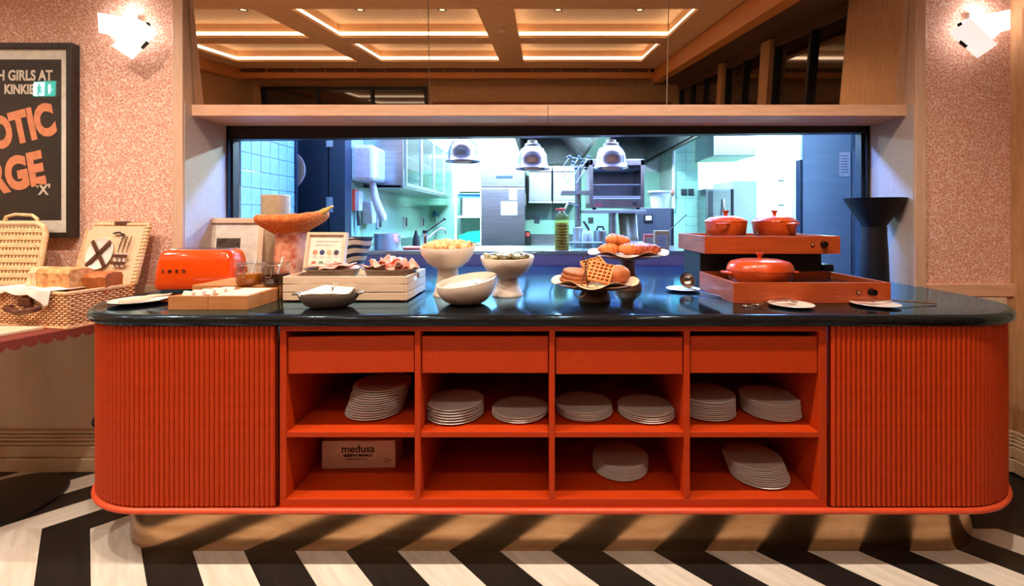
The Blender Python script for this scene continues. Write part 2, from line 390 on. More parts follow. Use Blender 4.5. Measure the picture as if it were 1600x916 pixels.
# skirtings with their mouldings
def skirting(nm, pts, side):
    b = bpy.data.objects.new(nm, None); COL.objects.link(b); struct(b, 'moulded skirting board'); p, q, n = Vector(pts[0]), Vector(pts[1]), Vector(pts[2])
    d = (q - p)
    for z0, z1, t, part in ((0.0, 0.067, 0.062, 'base_board'), (0.07, 0.125, 0.052, 'upper_board'), (0.128, 0.142, 0.045, 'moulding'), (0.145, 0.158, 0.036, 'moulding'), (0.161, 0.172, 0.028, 'moulding'), (0.175, 0.19, 0.02, 'moulding')):
        m = MB(); vs = []
        for z in (z0, z1):
            for a in (p, q): vs += [tuple(a + Vector((0, 0, z))), tuple(a + n * t + Vector((0, 0, z)))]
        m.add(vs, [(0, 1, 3, 2), (4, 6, 7, 5), (1, 5, 7, 3), (0, 2, 6, 4), (0, 4, 5, 1), (2, 3, 7, 6)])
        m.build(part, 'skirt', b, bevel=0.004)
skirting('baseboard_left', ((-5.0, YW - 0.01, 0), (-1.75, YW - 0.01, 0), (0, -1, 0)), 0)
skirting('baseboard_back_right', ((1.80, YW - 0.01, 0), (2.42, YW - 0.01, 0), (0, -1, 0)), 0)
skirting('baseboard_right', ((2.435, 1.27, 0), (2.435, 2.34, 0), (-1, 0, 0)), 0)
# right wall: veneer pier, then dark glazing, seen in the mirror
XRW = 2.435
struct(MB().box(XRW, XRW + 0.12, 1.92, 2.40, -0.01, 3.02).build('wall_right', 'veneer', bevel=0.003), 'oak veneer pier beside the right wallpaper')
struct(MB().box(XRW - 0.10, XRW + 0.12, 1.22, 1.84, 0.0, 3.02).build('wall_right_pier', 'veneer', bevel=0.003), 'wide oak veneer column on the window side')
struct(MB().box(XRW + 0.06, XRW + 0.1, 1.8, 1.95, 0, 3.02).build('wall_right_gap', 'black'), 'dark recess between oak piers')
for i, (a, b) in enumerate(((-0.05, 1.22), (-1.30, -0.25), (-3.3, -1.45))):
    wn = struct(MB().box(XRW + 0.03, XRW + 0.06, a, b, 0.0, 2.72).build('window_%d' % (i + 1), 'blackglass'), 'dark tall window pane at night')
    for y in ([a, (a + b) / 2, b] if i < 2 else [a, a + 0.6, a + 1.2, b]):
        MB().box(XRW - 0.01, XRW + 0.07, y - 0.02, y + 0.02, 0, 2.72).build('mullion', 'black', wn)
for y0, y1 in ((-0.25, -0.05), (-1.45, -1.30)):
    struct(MB().box(XRW - 0.06, XRW + 0.1, y0, y1, 0, 2.8).build('wall_right_post', 'veneer'), 'narrow oak post between windows')
struct(MB().box(XRW - 0.02, XRW + 0.12, -3.4, 1.22, 2.72, 3.02).build('wall_right_lintel', 'darkwall'), 'dark lintel over the windows')
# left and rear walls
struct(MB().box(-5.2, -5.05, -3.5, 2.48, 0, 3.02).build('wall_left', 'veneer'), 'oak clad side wall')
wr = struct(MB().box(-5.2, 2.6, -3.5, -3.35, 0, 3.02).build('wall_rear', 'veneer'), 'oak clad wall opposite the counter')
MB().box(-1.9, 2.3, -3.352, -3.33, 0.9, 2.52).build('dark_panel', mat('rust_panel', (150, 78, 48), 0.7, col2=(130, 64, 38), scale=90), wr)
wf = struct(MB().box(-4.86, -2.01, -3.36, -3.33, 0.9, 2.76).build('window_4', 'blackglass'), 'long dark window opposite the counter')
for x in (-4.86, -3.9, -2.95, -2.01):
    MB().box(x - 0.025, x + 0.025, -3.35, -3.29, 0.9, 2.76).build('mullion', 'black', wf)
MB().box(-4.88, -1.99, -3.35, -3.29, 2.73, 2.78).build('frame_head', 'black', wf)
# ceiling: beams at 3.0 m, coffers 0.17 m deep
ZC, ZU = 3.0, 3.17
ce = struct(MB().box(-5.2, 2.6, -3.5, 2.48, ZU, ZU + 0.1).build('ceiling', 'ceil_top'), 'coffered cream ceiling')
xe = [-5.1] + [v for b in XB for v in b] + [2.6]
ye = [2.48] + [v for b in YB for v in (b[1], b[0])] + [-3.5]
for i in range(0, len(xe), 2):
    MB().box(xe[i], xe[i + 1], -3.5, 2.48, ZC, ZU).build('beam', 'ceil', ce)
for i in range(0, len(ye), 2):
    for (x0, x1) in XB: MB().box(x0, x1, ye[i + 1], ye[i], ZC, ZU).build('cross_beam', 'ceil', ce)
for (y0, y1) in YB:
    for (x0, x1) in XB:
        t = thing('cove_light', 'warm LED strip glowing round the inside of a ceiling coffer', 'light', ((x0 + x1) / 2, (y0 + y1) / 2, ZC), 0, 'LED strips in the ceiling coffers')
        a, b = (x1 - x0) / 2, (y1 - y0) / 2
        for q in ((-a, -a + 0.012, -b, b), (a - 0.012, a, -b, b), (-a, a, -b, -b + 0.012), (-a, a, b - 0.012, b)):
            MB().box(*q, 0.035, 0.075).build('led_strip', 'led', t)
        for q in ((-a, -a + 0.03, -b, b), (a - 0.03, a, -b, b), (-a, a, -b, -b + 0.03), (-a, a, b - 0.03, b)):
            MB().box(*q, 0.0, 0.032).build('ledge', 'ceil', t)
dl0 = None
for x, y, r in DOWN:
    if dl0 is None:
        t = thing('downlight', 'small round recessed downlight in a ceiling coffer', 'light', (x, y, ZU), 0, 'recessed ceiling downlights')
        MB().lathe([(0.03, -0.002), (0.045, -0.006), (0.048, 0.0)], 20).build('trim_ring', 'black', t)
        MB().lathe([(0.0, -0.003), (0.03, -0.003), (0.03, 0.0)], 20).build('lens', 'lamp_lens', t); dl0 = t
    else:
        c = copy_tree(dl0); c.location = (x, y, ZU)
sd = MB().lathe([(0.0, -0.05), (0.035, -0.05), (0.05, -0.03), (0.055, 0.0)], 20).build('smoke_detector', 'cream', None, (-0.43, -0.44, ZC)); tag(sd, 'small round cream smoke detector on the ceiling beam in the mirror', 'smoke detector')
# bulkheads round the ceiling, seen in the mirror
bk = bpy.data.objects.new('trim_3', None); COL.objects.link(bk); struct(bk, 'orange oak bulkhead with an air grille under the ceiling')
MB().box(-5.05, 1.85, -2.95, -2.80, 2.85, 2.935).build('bulkhead_face', 'beam', bk)
MB().box(-5.05, 1.85, -2.95, -2.83, 2.93, 3.0).build('grille_back', 'black', bk)
for i in range(4):
    MB().box(-4.95, 1.8, -2.83, -2.805, 2.945 + i * 0.013, 2.951 + i * 0.013).build('grille_slat', 'grille', bk)
for i in range(15):
    x = -4.95 + i * 0.48; MB().box(x - 0.006, x + 0.006, -2.83, -2.80, 2.937, 2.998).build('grille_bar', 'beam', bk)
MB().box(-5.05, 1.85, -3.4, -2.95, 2.90, 3.0).build('soffit', 'darkwall', bk)
MB().box(1.85, 1.98, -2.9, 2.30, 2.78, 2.99).build('bulkhead_face', 'beam', bk)
MB().box(1.98, 2.43, -3.4, 2.30, 2.82, 3.0).build('soffit', 'darkwall', bk)
MB().box(-5.05, -4.9, -2.9, 2.30, 2.84, 3.0).build('bulkhead_face', 'beam', bk)

# ------------------------------------------------------------------ mirror, shelf and hatch frame
struct(MB().box(XL, XR, 2.42, YF + 0.09, 1.83, 3.02).build('wall_back_header', 'veneer'), 'wall above the serving hatch')
TM = R(4.0)
mt = Matrix.Translation((0, 2.405, 1.8755)) @ Matrix.Rotation(TM, 4, 'X')
mxs = [XL + 0.002, Xp(670.5, 2.39), Xp(1043, 2.39), XR - 0.002]
mlab = ['leftmost of the three tinted mirror panels above the hatch shelf', 'middle one of the three tinted mirror panels above the hatch shelf', 'rightmost of the three tinted mirror panels above the hatch shelf']
for i in range(3):
    o = MB().box(mxs[i] + 0.0022, mxs[i + 1] - 0.0022, 0, 0.006, 0.004, 1.115).build('mirror_panel', 'mirror'); o.matrix_world = mt
    tag(o, mlab[i], 'mirror', 'mirror panels above the serving hatch')
o = MB().box(mxs[0], mxs[3], 0.0065, 0.012, 0.0, 1.112).build('wall_mirror_backing', 'cream'); o.matrix_world = mt; struct(o, 'pale backing behind the mirror joints')
sj = Xp(856, 2.386)
for x0, x1, lb in ((XL + 0.001, sj - 0.0012, 'left half of the pale oak shelf under the mirrors'), (sj + 0.0012, XR - 0.001, 'right half of the pale oak shelf under the mirrors')):
    o = MB().box(x0, x1, 2.386, YF, ZS, 1.875).build('hatch_shelf', 'oak_x', bevel=0.002); tag(o, lb, 'shelf', 'shelf boards under the mirror')
hf = bpy.data.objects.new('window_5', None); COL.objects.link(hf); struct(hf, 'black framed serving hatch open to the kitchen')
zl, zr = Zp(219, YF), Zp(207.5, YF)
MB().add([(XL, YF - 0.02, zl), (XR, YF - 0.02, zr), (XR, YF + 0.05, zr), (XL, YF + 0.05, zl), (XL, YF - 0.02, ZS), (XR, YF - 0.02, ZS), (XR, YF + 0.05, ZS), (XL, YF + 0.05, ZS)],
         [(0, 1, 2, 3), (4, 7, 6, 5), (0, 4, 5, 1), (1, 5, 6, 2), (2, 6, 7, 3), (3, 7, 4, 0)]).build('frame_head', 'black', hf)
MB().box(XL, XL + 0.018, YF - 0.02, YF + 0.03, ZT, ZS).build('frame_side', 'navy', hf)
MB().box(XL + 0.018, XL + 0.03, YF, YF + 0.05, ZT, ZS).build('frame_track', 'black', hf)
MB().box(XR - 0.022, XR, YF - 0.02, YF + 0.03, ZT, ZS).build('frame_side', 'black', hf)
MB().box(XR - 0.04, XR - 0.022, YF, YF + 0.05, ZT, ZS).build('frame_track', 'navy', hf)

# ------------------------------------------------------------------ counter
def outline(xl, xr, yf, r, yb, n=18):
    return [(xl, yb)] + arc(xl + r, yf + r, r, 180, 270, n) + arc(xr - r, yf + r, r, 270, 360, n) + [(xr, yb)]
def top_outline(d):
    o = outline(-1.868 + d, 1.952 - d, 1.638 + d, 0.40 - d, YT - 0.004)
    return o + [(XR - 0.004 - d * 0, YT - 0.003), (XR - 0.004, 3.345), (XL + 0.004, 3.345), (XL + 0.004, YT - 0.003)]
mb = MB(); rows = []
for d, z in ((0.03, 0.888), (0.012, 0.888), (0.004, 0.893), (0.0, 0.903), (0.0, 0.912), (0.004, 0.923), (0.012, 0.929), (0.022, 0.93)):
    rows.append([(x, y, z) for x, y in top_outline(d)])
mb.surf(rows, cu=True); n = len(rows[0])
mb.add(rows[0], [tuple(range(n))]); mb.add(rows[-1], [tuple(range(n))])
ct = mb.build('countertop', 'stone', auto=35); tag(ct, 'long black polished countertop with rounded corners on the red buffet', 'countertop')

bc = thing('buffet_counter', 'long red buffet counter with fluted rounded ends and open plate bays', 'counter', (0, 1.66, 0))
P = 1.66 / F
def cb(name, m, *a, bevel=0.0, par=None): return MB().box(*a).build(name, m, par or bc, world=(par is None), bevel=bevel)
XS = [(Xp(437, 1.66), Xp(447, 1.66)), (Xp(648, 1.66), Xp(657, 1.66)), (Xp(858, 1.66), Xp(867, 1.66)), (Xp(1069, 1.66), Xp(1078, 1.66)), (Xp(1280, 1.66), Xp(1292, 1.66))]
YBK = 2.28
for a, b in XS: cb('divider', 'red', a, b, 1.66, YBK, 0.2565, 0.868, bevel=0.0015)
cb('top_rail', 'red', XS[0][0], XS[4][1], 1.66, YBK, 0.868, 0.888, bevel=0.0015)
cb('base_rail', 'red', XS[0][0], XS[4][1], 1.66, YBK, 0.222, 0.256, bevel=0.0015)
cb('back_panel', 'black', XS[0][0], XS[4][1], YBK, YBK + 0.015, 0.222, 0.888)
for i in range(4):
    a, b = XS[i][1] + 0.001, XS[i + 1][0] - 0.001
    cb('shelf', 'red', a, b, 1.661, YBK, 0.48, 0.50, bevel=0.0015)
    sk = 0.003 if i == 0 else 0.0
    vs = []
    x0, x1, y0, y1 = a + 0.003, b - 0.003, 1.666, 1.684
    z0, z1 = 0.7135 - (0.004 if i == 2 else 0), 0.846 - (0.004 if i == 2 else 0)
    dm = MB().add([(x0, y0, z0 - sk), (x1, y0, z0 + sk), (x1, y1, z0 + sk), (x0, y1, z0 - sk), (x0, y0, z1 - sk), (x1, y0, z1 + sk), (x1, y1, z1 + sk), (x0, y1, z1 - sk)],
                  [(0, 3, 2, 1), (4, 5, 6, 7), (0, 1, 5, 4), (1, 2, 6, 5), (2, 3, 7, 6), (3, 0, 4, 7)])
    dr = dm.build('drawer', 'red', bc, world=True, bevel=0.001)
    MB().box(x0 + 0.01, x1 - 0.01, y1, 2.0, z0 + 0.005, z1 - 0.02).build('drawer_box', 'red_dark', dr, loc=(0, 0, 0))
    dr.children[0].data.transform(Matrix.Translation((0, -1.66, 0)))
# fluted ends
def path_pts(side):
    if side < 0: cx0, xs, x_in, s = -1.46, -1.83, Xp(430, 1.66), -1
    else: cx0, xs, x_in, s = 1.545, 1.915, Xp(1298, 1.66), 1
    r = 0.37; L1 = abs(cx0 - x_in); L2 = r * PI / 2; L3 = 2.325 - 2.03
    def at(t):
        if t < L1: return (x_in + s * t, 1.66, 0.0)
        if t < L1 + L2:
            a = (t - L1) / r; return (cx0 + s * r * math.sin(a), 2.03 - r * math.cos(a), s * a)
        return (xs, 2.03 + t - L1 - L2, s * PI / 2)
    return at, L1 + L2 + L3
pitch = 0.0182; sm = None
for side in (-1, 1):
    at, L = path_pts(side); nf = int(L / pitch)
    rows_o, rows_i = [], []
    for i in range(60):
        x, y, a = at(L * i / 59); nx, ny = math.sin(a), -math.cos(a)
        rows_o.append((x, y)); rows_i.append((x - nx * 0.02, y - ny * 0.02))
    mb = MB()
    mb.surf([[(x, y - 1.66, 0.232) for x, y in rows_o], [(x, y - 1.66, 0.8875) for x, y in rows_o], [(x, y - 1.66, 0.8875) for x, y in rows_i], [(x, y - 1.66, 0.232) for x, y in rows_i]], cv=True)
    fp = mb.build('fluted_panel', 'red_dark', bc)
    for i in range(nf):
        x, y, a = at((i + 0.5) * pitch)
        if sm is None:
            pr = [(0.0090 * math.cos(PI * k / 6), -0.0085 * math.sin(PI * k / 6)) for k in range(7)]
            m2 = MB().surf([[(u, v, 0.233) for u, v in pr], [(u, v, 0.887) for u, v in pr]])
            m2.add([(u, v, 0.887) for u, v in pr], [tuple(range(7))])
            o = m2.build('slat', 'red', fp, auto=60); sm = o.data; bpy.data.objects.remove(o)
        link('slat', sm, fp, (x, y - 1.66, 0), (0, 0, a))
    # filler behind the gap
    gx = (Xp(430, 1.66), Xp(437, 1.66)) if side < 0 else (Xp(1292, 1.66), Xp(1298, 1.66))
    cb('gap_filler', 'black', gx[0], gx[1], 1.70, 1.72, 0.232, 0.8875)
bo = outline(-1.838, 1.923, 1.652, 0.378, 2.325)
for nm, a, b in (('bead_rail', 0, len(bo)),):
    MB().tube([(x, y - 1.66, 0.217) for x, y in bo], 0.0115, 10).build('bead_rail', 'rim', bc)
poly = outline(-1.83, 1.915, 1.66, 0.37, 2.325)
MB().prism([(x, y - 1.66) for x, y in poly], 0.206, 0.2215).build('base_board', 'red_dark', bc)
pl = outline(-1.73, 1.815, 1.75, 0.27, 2.325)
mb = MB(); rows = [[(x, y - 1.66, z) for x, y in pl] for z in (0.0, 0.206)]
mb.surf(rows); mb.build('plinth', 'brass', bc, auto=30)
# ------------------------------------------------------------------ plates in the bays
PLM = mat('plate_face_shade', (206, 192, 182), 0.4, col2=(198, 182, 172), scale=40)  # greyed face colour stands in for the shade inside the bays
prof = [(0.0, 0.0), (0.058, 0.0), (0.062, 0.0015), (0.098, 0.0068), (0.1110, 0.0076), (0.1120, 0.0087), (0.1110, 0.0096), (0.096, 0.0088), (0.064, 0.0044), (0.0, 0.004)]
o = MB().lathe(prof, 48).build('plate', PLM, auto=50); PLATE = o.data; PLATE.materials.append(mat('plate_rim_lit', (244, 236, 228), 0.3))  # paler rim colour stands in for light caught on the edge
PLATE.materials.append(mat('plate_underside_shade', (150, 134, 122), 0.7))  # darker underside colour paints shade into the gaps between plates
for pg in PLATE.polygons:
    rr0 = math.hypot(pg.center.x, pg.center.y)
    pg.material_index = 1 if (rr0 > 0.104) else (2 if pg.normal.z < 0 else 0)
bpy.data.objects.remove(o)
stacks = [  # shelf height, near edge row of lowest plate, its centre column, centre of top plate, count, name of stack, group
    (0.50, 661, 586, 599, 595, 13, 'tall leaning stack in the upper first bay'),
    (0.50, 667.7, 711, 712, 622, 6, 'left stack in the upper second bay'),
    (0.50, 665.5, 812, 812.6, 636.7, 3, 'right stack in the upper second bay'),
    (0.50, 663, 913, 911.7, 630.6, 5, 'left stack in the upper third bay'),
    (0.50, 666, 1010, 1008.7, 632, 4, 'right stack in the upper third bay'),
    (0.50, 662, 1103, 1103, 613, 9, 'left stack in the upper fourth bay'),
    (0.50, 663, 1204, 1201.5, 617, 9, 'right stack in the upper fourth bay'),
    (0.256, 755.6, 968.7, 969, 711, 7, 'stack in the lower third bay'),
    (0.256, 768.6, 1185, 1175, 710.6, 9, 'leaning stack in the lower fourth bay'),
]
for zs, yb, xb, xt, yt, n, nm in stacks:
    Y0 = F * (H - zs) / (yb - CY) + 0.112; X0 = Xp(xb, Y0)
    Yt = Y0 + (0.02 if n > 8 and 'lean' in nm else 0.004)
    zt = Zp(yt, Yt); X1 = Xp(xt, Yt)
    dz = (zt - zs - 0.004) / n; dz = max(0.0072, dz)
    for i in range(n):
        k = i / max(1, n - 1)
        link_o = link('plate', PLATE, None, (X0 + (X1 - X0) * k + random.uniform(-1, 1) * 0.0016, Y0 + (Yt - Y0) * k + random.uniform(-1, 1) * 0.0016, zs + 0.0004 + i * dz), (0, 0, random.uniform(0, 6)))
        fromtop = n - 1 - i
        w_ = 'top' if fromtop == 0 else ('bottom' if i == 0 else ORD[fromtop] + ' from top')
        tag(link_o, 'white plate, %s of the %s' % (w_, nm), 'plate', 'plates stacked in the counter bays')
# wine box
wb = thing('wine_box', 'pale wooden wine box with black lettering in the lower left bay', 'box', (Xp(560, 1.86), 1.862, 0.2565), R(1.5))
MB().box(-0.149, 0.149, 0, 0.11, 0, 0.113).build('body', mat('box_pale_wood', (226, 196, 172), 0.6, col2=(214, 182, 156), scale=20, stretch=(0.2, 1, 1)), wb, bevel=0.0015)
INK = mat('black_ink', (28, 20, 16), 0.7)
text('medusa', 0.042, INK, 'lettering', wb, (-0.002, -0.0006, 0.066), bold=0.0006, xs=1.05, align='CENTER')
text('RESERVA BRANCO', 0.0145, INK, 'lettering', wb, (-0.002, -0.0006, 0.048), bold=0.0006, xs=0.98, align='CENTER')
text('BAIRRADA D.O.C', 0.0115, INK, 'lettering', wb, (-0.006, -0.0006, 0.034), align='CENTER')
for dz in (0.0, 0.008, 0.016): MB().box(0.104, 0.122, -0.0007, 0, 0.022 + dz, 0.0235 + dz).build('print_mark', INK, wb)
MB().lathe([(0, 0), (0.003, 0.0)], 12, T=Matrix.Translation((0.128, -0.0006, 0.031)) @ Matrix.Rotation(R(90), 4, 'X')).build('print_dot', INK, wb)
for sx in (-0.143, 0.143): MB().cyl((sx, -0.0008, 0.106), (sx, 0.001, 0.106), 0.002, 8).build('nail', INK, wb)

# ------------------------------------------------------------------ things on the counter
def on(x, y, dz=0.0):
    Y = Yc(y) if dz == 0 else F * (H - ZT - dz) / (y - CY)
    return (Xp(x, Y), Y, ZT + 0.0004 + dz)
CER = mat('cream_ceramic', (246, 226, 208), 0.4, col2=(240, 218, 200), scale=50, bump=0.06, bscale=160)
GREY = mat('grey_stoneware', (138, 120, 106), 0.45, col2=(122, 106, 94), scale=60)
NAP = mat('white_linen', (240, 232, 220), 0.85, col2=(230, 220, 208), scale=30, bump=0.15, bscale=90)
SILVER = mat('cutlery_steel', (214, 206, 198), 0.15, metal=1.0)
PALEW = wood('pale_crate_wood', (236, 206, 178), (222, 188, 156), 'X', rough=0.6)
PALEWY = wood('pale_crate_wood_side', (236, 206, 178), (222, 188, 156), 'Y', rough=0.6)
TRAYW = wood('honey_wood', (206, 140, 84), (184, 116, 62), 'X', rough=0.5)
TRAYR = wood('red_brown_wood', (190, 82, 34), (166, 64, 24), 'X', rough=0.4, coat=0.2)
TRAYRY = wood('red_brown_wood_side', (176, 84, 44), (150, 66, 32), 'Y', rough=0.4, coat=0.2)

# toaster
ORG = mat('orange_enamel', (232, 78, 16), 0.12, col2=(228, 72, 14), coat=0.8)
tp = on(231, 458); ts = thing('toaster', 'glossy orange retro toaster with chrome top beside the jam jars', 'toaster', (tp[0] + 0.004, tp[1] + 0.012, ZT), R(9))
TL, TW, TH = 0.345, 0.20, 0.2
def rr(a, b, r, n=5):
    out = []
    for cx, cy, s in ((a - r, b - r, 0), (-a + r, b - r, 90), (-a + r, -b + r, 180), (a - r, -b + r, 270)):
        out += arc(cx, cy, r, s, s + 90, n)
    return out
rows = []
for z, sx_, sy_, r in ((0.012, 0.97, 0.95, 0.03), (0.03, 1.0, 1.0, 0.032), (0.09, 0.985, 0.97, 0.034), (0.145, 0.955, 0.91, 0.036), (0.175, 0.92, 0.83, 0.036), (0.189, 0.88, 0.74, 0.034), (0.196, 0.82, 0.62, 0.03)):
    rows.append([(x + TL / 2, y + TW / 2, z) for x, y in rr(TL / 2 * sx_, TW / 2 * sy_, r)])
mb = MB().surf(rows, cu=True); mb.add(rows[0], [tuple(range(len(rows[0])))]); mb.add(rows[-1], [tuple(range(len(rows[0])))])
mb.build('body', ORG, ts, auto=60)
MB().prism([(x + TL / 2, y + TW / 2) for x, y in rr(TL / 2 * 0.81, TW / 2 * 0.6, 0.028)], 0.1955, 0.2).build('chrome_top', 'chrome', ts, bevel=0.002)
MB().prism([(x + TL / 2, y + TW / 2) for x, y in rr(TL / 2 * 0.66, 0.014, 0.012)], 0.198, 0.2008).build('slot', 'black', ts)
MB().prism([(x + TL / 2, y + TW / 2) for x, y in rr(TL / 2 * 0.955, TW / 2 * 0.93, 0.03)], 0.0, 0.014).build('base', 'chrome', ts)
text('SMEG', 0.021, 'chrome', 'lettering', ts, (TL * 0.13, 0.0015, 0.092), rot=(R(86), 0, 0), bold=0.0003, ext=0.002, space=2.5)
MB().box(TL - 0.004, TL + 0.014, TW / 2 - 0.014, TW / 2 + 0.014, 0.10, 0.112).build('lever', 'chrome', ts, bevel=0.003)

# plate with napkin at the left corner
OP = mat('white_plate_glaze', (244, 236, 226), 0.2, col2=(238, 230, 219))
def oplate(mb, r, h=0.016):
    return mb.lathe([(0, 0), (r * 0.55, 0), (r * 0.62, 0.003), (r * 0.97, h - 0.002), (r, h), (r * 0.97, h + 0.001), (r * 0.64, 0.0065), (0, 0.005)], 48)
p = on(214, 474); lp = thing('serving_plate', 'white serving plate with a folded napkin at the left corner of the counter', 'plate', (p[0] + 0.012, p[1], ZT + 0.0004))
oplate(MB(), 0.100).build('plate_body', OP, lp, auto=50); oplate(MB(), 0.1015, 0.014).build('dark_underside', 'black', lp, loc=(0, 0, -0.0004), auto=50)
o = MB().surf([[(0.16 * (u - 0.5), 0.055 * (v - 0.5), 0.003 * math.sin(9 * u + 3 * v)) for u in [i / 12 for i in range(13)]] for v in [j / 4 for j in range(5)]]).build('napkin', mat('beige_napkin', (214, 190, 164), 0.85), None, (p[0] + 0.045, p[1] - 0.01, ZT + 0.025), (R(4), R(-7), R(16)), solid=0.006)
tag(o, 'folded beige napkin lying on the white plate at the left corner', 'napkin')

# wooden sachet tray, two compartments
x0, x1 = Xp(259, 1.724), Xp(384, 1.724)
st = thing('sachet_tray', 'honey coloured wooden tray with two compartments of paper sachets', 'tray', ((x0 + x1) / 2, 1.735, ZT + 0.0004))
hw = (x1 - x0) / 2
for nm, b in (('front_panel', (-hw, -0.0008, 0, 0.011, 0, 0.053)), ('front_panel', (0.0008, hw, 0, 0.011, 0, 0.053)), ('side_panel', (-hw, -hw + 0.01, 0.011, 0.21, 0, 0.05)), ('side_panel', (hw - 0.01, hw, 0.011, 0.21, 0, 0.053)),
              ('divider', (-0.006, 0.006, 0.011, 0.21, 0, 0.05)), ('back_panel', (-hw, hw, 0.20, 0.211, 0, 0.053)), ('floor_panel', (-hw + 0.01, hw - 0.01, 0.011, 0.2, 0.002, 0.012))):
    MB().box(*b).build(nm, TRAYW, st, bevel=0.001)
SACH = mat('paper_sachet', (238, 226, 214), 0.6, col2=(230, 214, 202), scale=25); SACHR = mat('sachet_red_print', (206, 120, 96), 0.6)
sm_ = None
for i in range(5):
    t = thing('sugar_packet', 'white paper packet with red print standing in the left half of the sachet tray', 'packet', (x0 + 0.035 + i * 0.021 + (0.0 if i < 3 else 0.006), 1.775 + 0.026 * i, ZT + 0.022), R(-20 + 8 * i), 'packets in the left half of the sachet tray')
    MB().box(-0.026, 0.026, -0.009, 0.009, 0.0, 0.044, Matrix.Rotation(R(-22), 4, 'X')).build('packet_body', SACH, t, bevel=0.005)
    MB().box(-0.02, 0.02, -0.0098, -0.0088, 0.012, 0.02, Matrix.Rotation(R(-22), 4, 'X')).build('print_band', SACHR, t)
for i in range(14):
    o = link('tea_sachet', sm_, None) if sm_ else MB().box(-0.058, 0.058, -0.003, 0.003, 0, 0.042).build('tea_sachet', SACH, bevel=0.001)
    sm_ = o.data; o.location = (x0 + hw + 0.072, 1.757 + i * 0.0115, ZT + 0.016); o.rotation_euler = (R(-24), 0, R(random.uniform(-3, 3)))
    tag(o, 'flat white paper sachet filed upright in the right half of the sachet tray', 'sachet', 'sachets in the right half of the tray')
# rear tray with jam jars
rt = MB().box(-0.19, 0.19, 0, 0.25, 0, 0.06).build('jar_stand', TRAYW, None, (Xp(388, 1.97) - 0.05, 1.965, ZT + 0.0004), bevel=0.002)
tag(rt, 'honey coloured wooden riser under the two jam jars', 'riser')
GL = panemat('jar_glass', (240, 244, 242), 0.06)
def jar(x, y, jam, lb, jl):
    Y = F * (H - ZT - 0.061) / (y - CY); t = thing('jam_jar', lb, 'jar', (Xp(x, Y), Y, ZT + 0.061))
    r, h = 0.052, 0.07
    MB().lathe([(0, 0.003), (r * 0.93, 0.003), (r, 0.012), (r, h * 0.66), (r * 0.99, h * 0.68), (0, h * 0.68)], 28).build('jam', jam, t, auto=50)
    MB().lathe([(0, 0.0), (r * 0.96, 0.0), (r + 0.002, 0.012), (r + 0.002, h), (r * 0.92, h + 0.012), (r * 0.92, h + 0.02), (r + 0.003, h + 0.022), (r + 0.003, h + 0.027), (r * 0.9, h + 0.028)], 28).build('glass_body', GL, t)
    MB().tube([(1.06 * r * math.cos(a), 1.06 * r * math.sin(a), h + 0.016) for a in [2 * PI * k / 28 for k in range(28)]], 0.0016, 6, True).build('wire_ring', 'chrome', t)
    MB().tube([(-0.012, -1.07 * r, h + 0.018), (-0.016, -1.16 * r, h - 0.02), (-0.012, -1.12 * r, h - 0.032), (0.008, -1.12 * r, h - 0.032), (0.012, -1.16 * r, h - 0.02), (0.008, -1.07 * r, h + 0.018)], 0.002, 6).build('wire_clasp', 'chrome', t)
    s = MB().tube([(0.0, 0.0, 0.03), (0.012, 0.01, 0.08), (0.018, 0.018, 0.118)], [0.0035, 0.003, 0.005], 8).build('jam_spoon', 'white_gloss', None, (Xp(x, Y), Y, ZT + 0.061)); tag(s, jl, 'spoon')
jar(391, 444, mat('amber_jam', (196, 108, 30), 0.2, col2=(180, 92, 22)), 'clip-top glass jar of amber jam beside the orange toaster', 'spoon standing in the amber jam jar')
jar(432, 444, mat('dark_jam', (62, 20, 16), 0.2, col2=(48, 14, 12)), 'clip-top glass jar of dark red jam beside the pale crate', 'spoon standing in the dark jam jar')

# picture frame leaning behind the toaster
def leanframe(name, lb, cat, x0, x1, yt, yb, Y, lean, yaw, bw, mats):
    w_, h_ = (x1 - x0) * Y / F, (yb - yt) * Y / F
    t = thing(name, lb, cat, (Xp((x0 + x1) / 2, Y), Y, Zp(yb, Y)), R(yaw)); t.rotation_euler = (R(-lean), 0, R(yaw))
    a = w_ / 2
    for nm, b in (('frame_side', (-a, -a + bw, 0, 0.025, 0, h_)), ('frame_side', (a - bw, a, 0, 0.025, 0, h_)), ('frame_bottom', (-a + bw, a - bw, 0, 0.025, 0, bw)), ('frame_top', (-a + bw, a - bw, 0, 0.025, h_ - bw, h_))):
        MB().box(*b).build(nm, mats[0], t, bevel=0.001)
    MB().box(-a + bw, a - bw, 0.012, 0.016, bw, h_ - bw).build('mat_board', mats[1], t)
    return t, a, h_
PAPER = mat('white_mat_board', (244, 232, 216), 0.7)
t, a, h_ = leanframe('picture_frame', 'pale oak picture frame with a small dark photo behind the toaster', 'picture frame', 299, 405, 340, 434, 2.50, 7, 4, 0.028, (PALEW, PAPER))
MB().box(-a * 0.36, a * 0.32, 0.0105, 0.0118, h_ * 0.36, h_ * 0.66).build('photo_print', mat('dark_photo', (58, 44, 34), 0.5, col2=(96, 78, 60), scale=40), t)
t, a, h_ = leanframe('menu_frame', 'small pale frame with coloured allergen icons behind the cold meats', 'sign', 470, 536, 362, 426, 2.19, 12, -6, 0.013, (PALEW, PAPER))
cols = [(236, 150, 110), (60, 70, 110), (240, 186, 140), (80, 60, 86), (232, 96, 66), (110, 150, 110), (220, 150, 110), (190, 170, 130)]
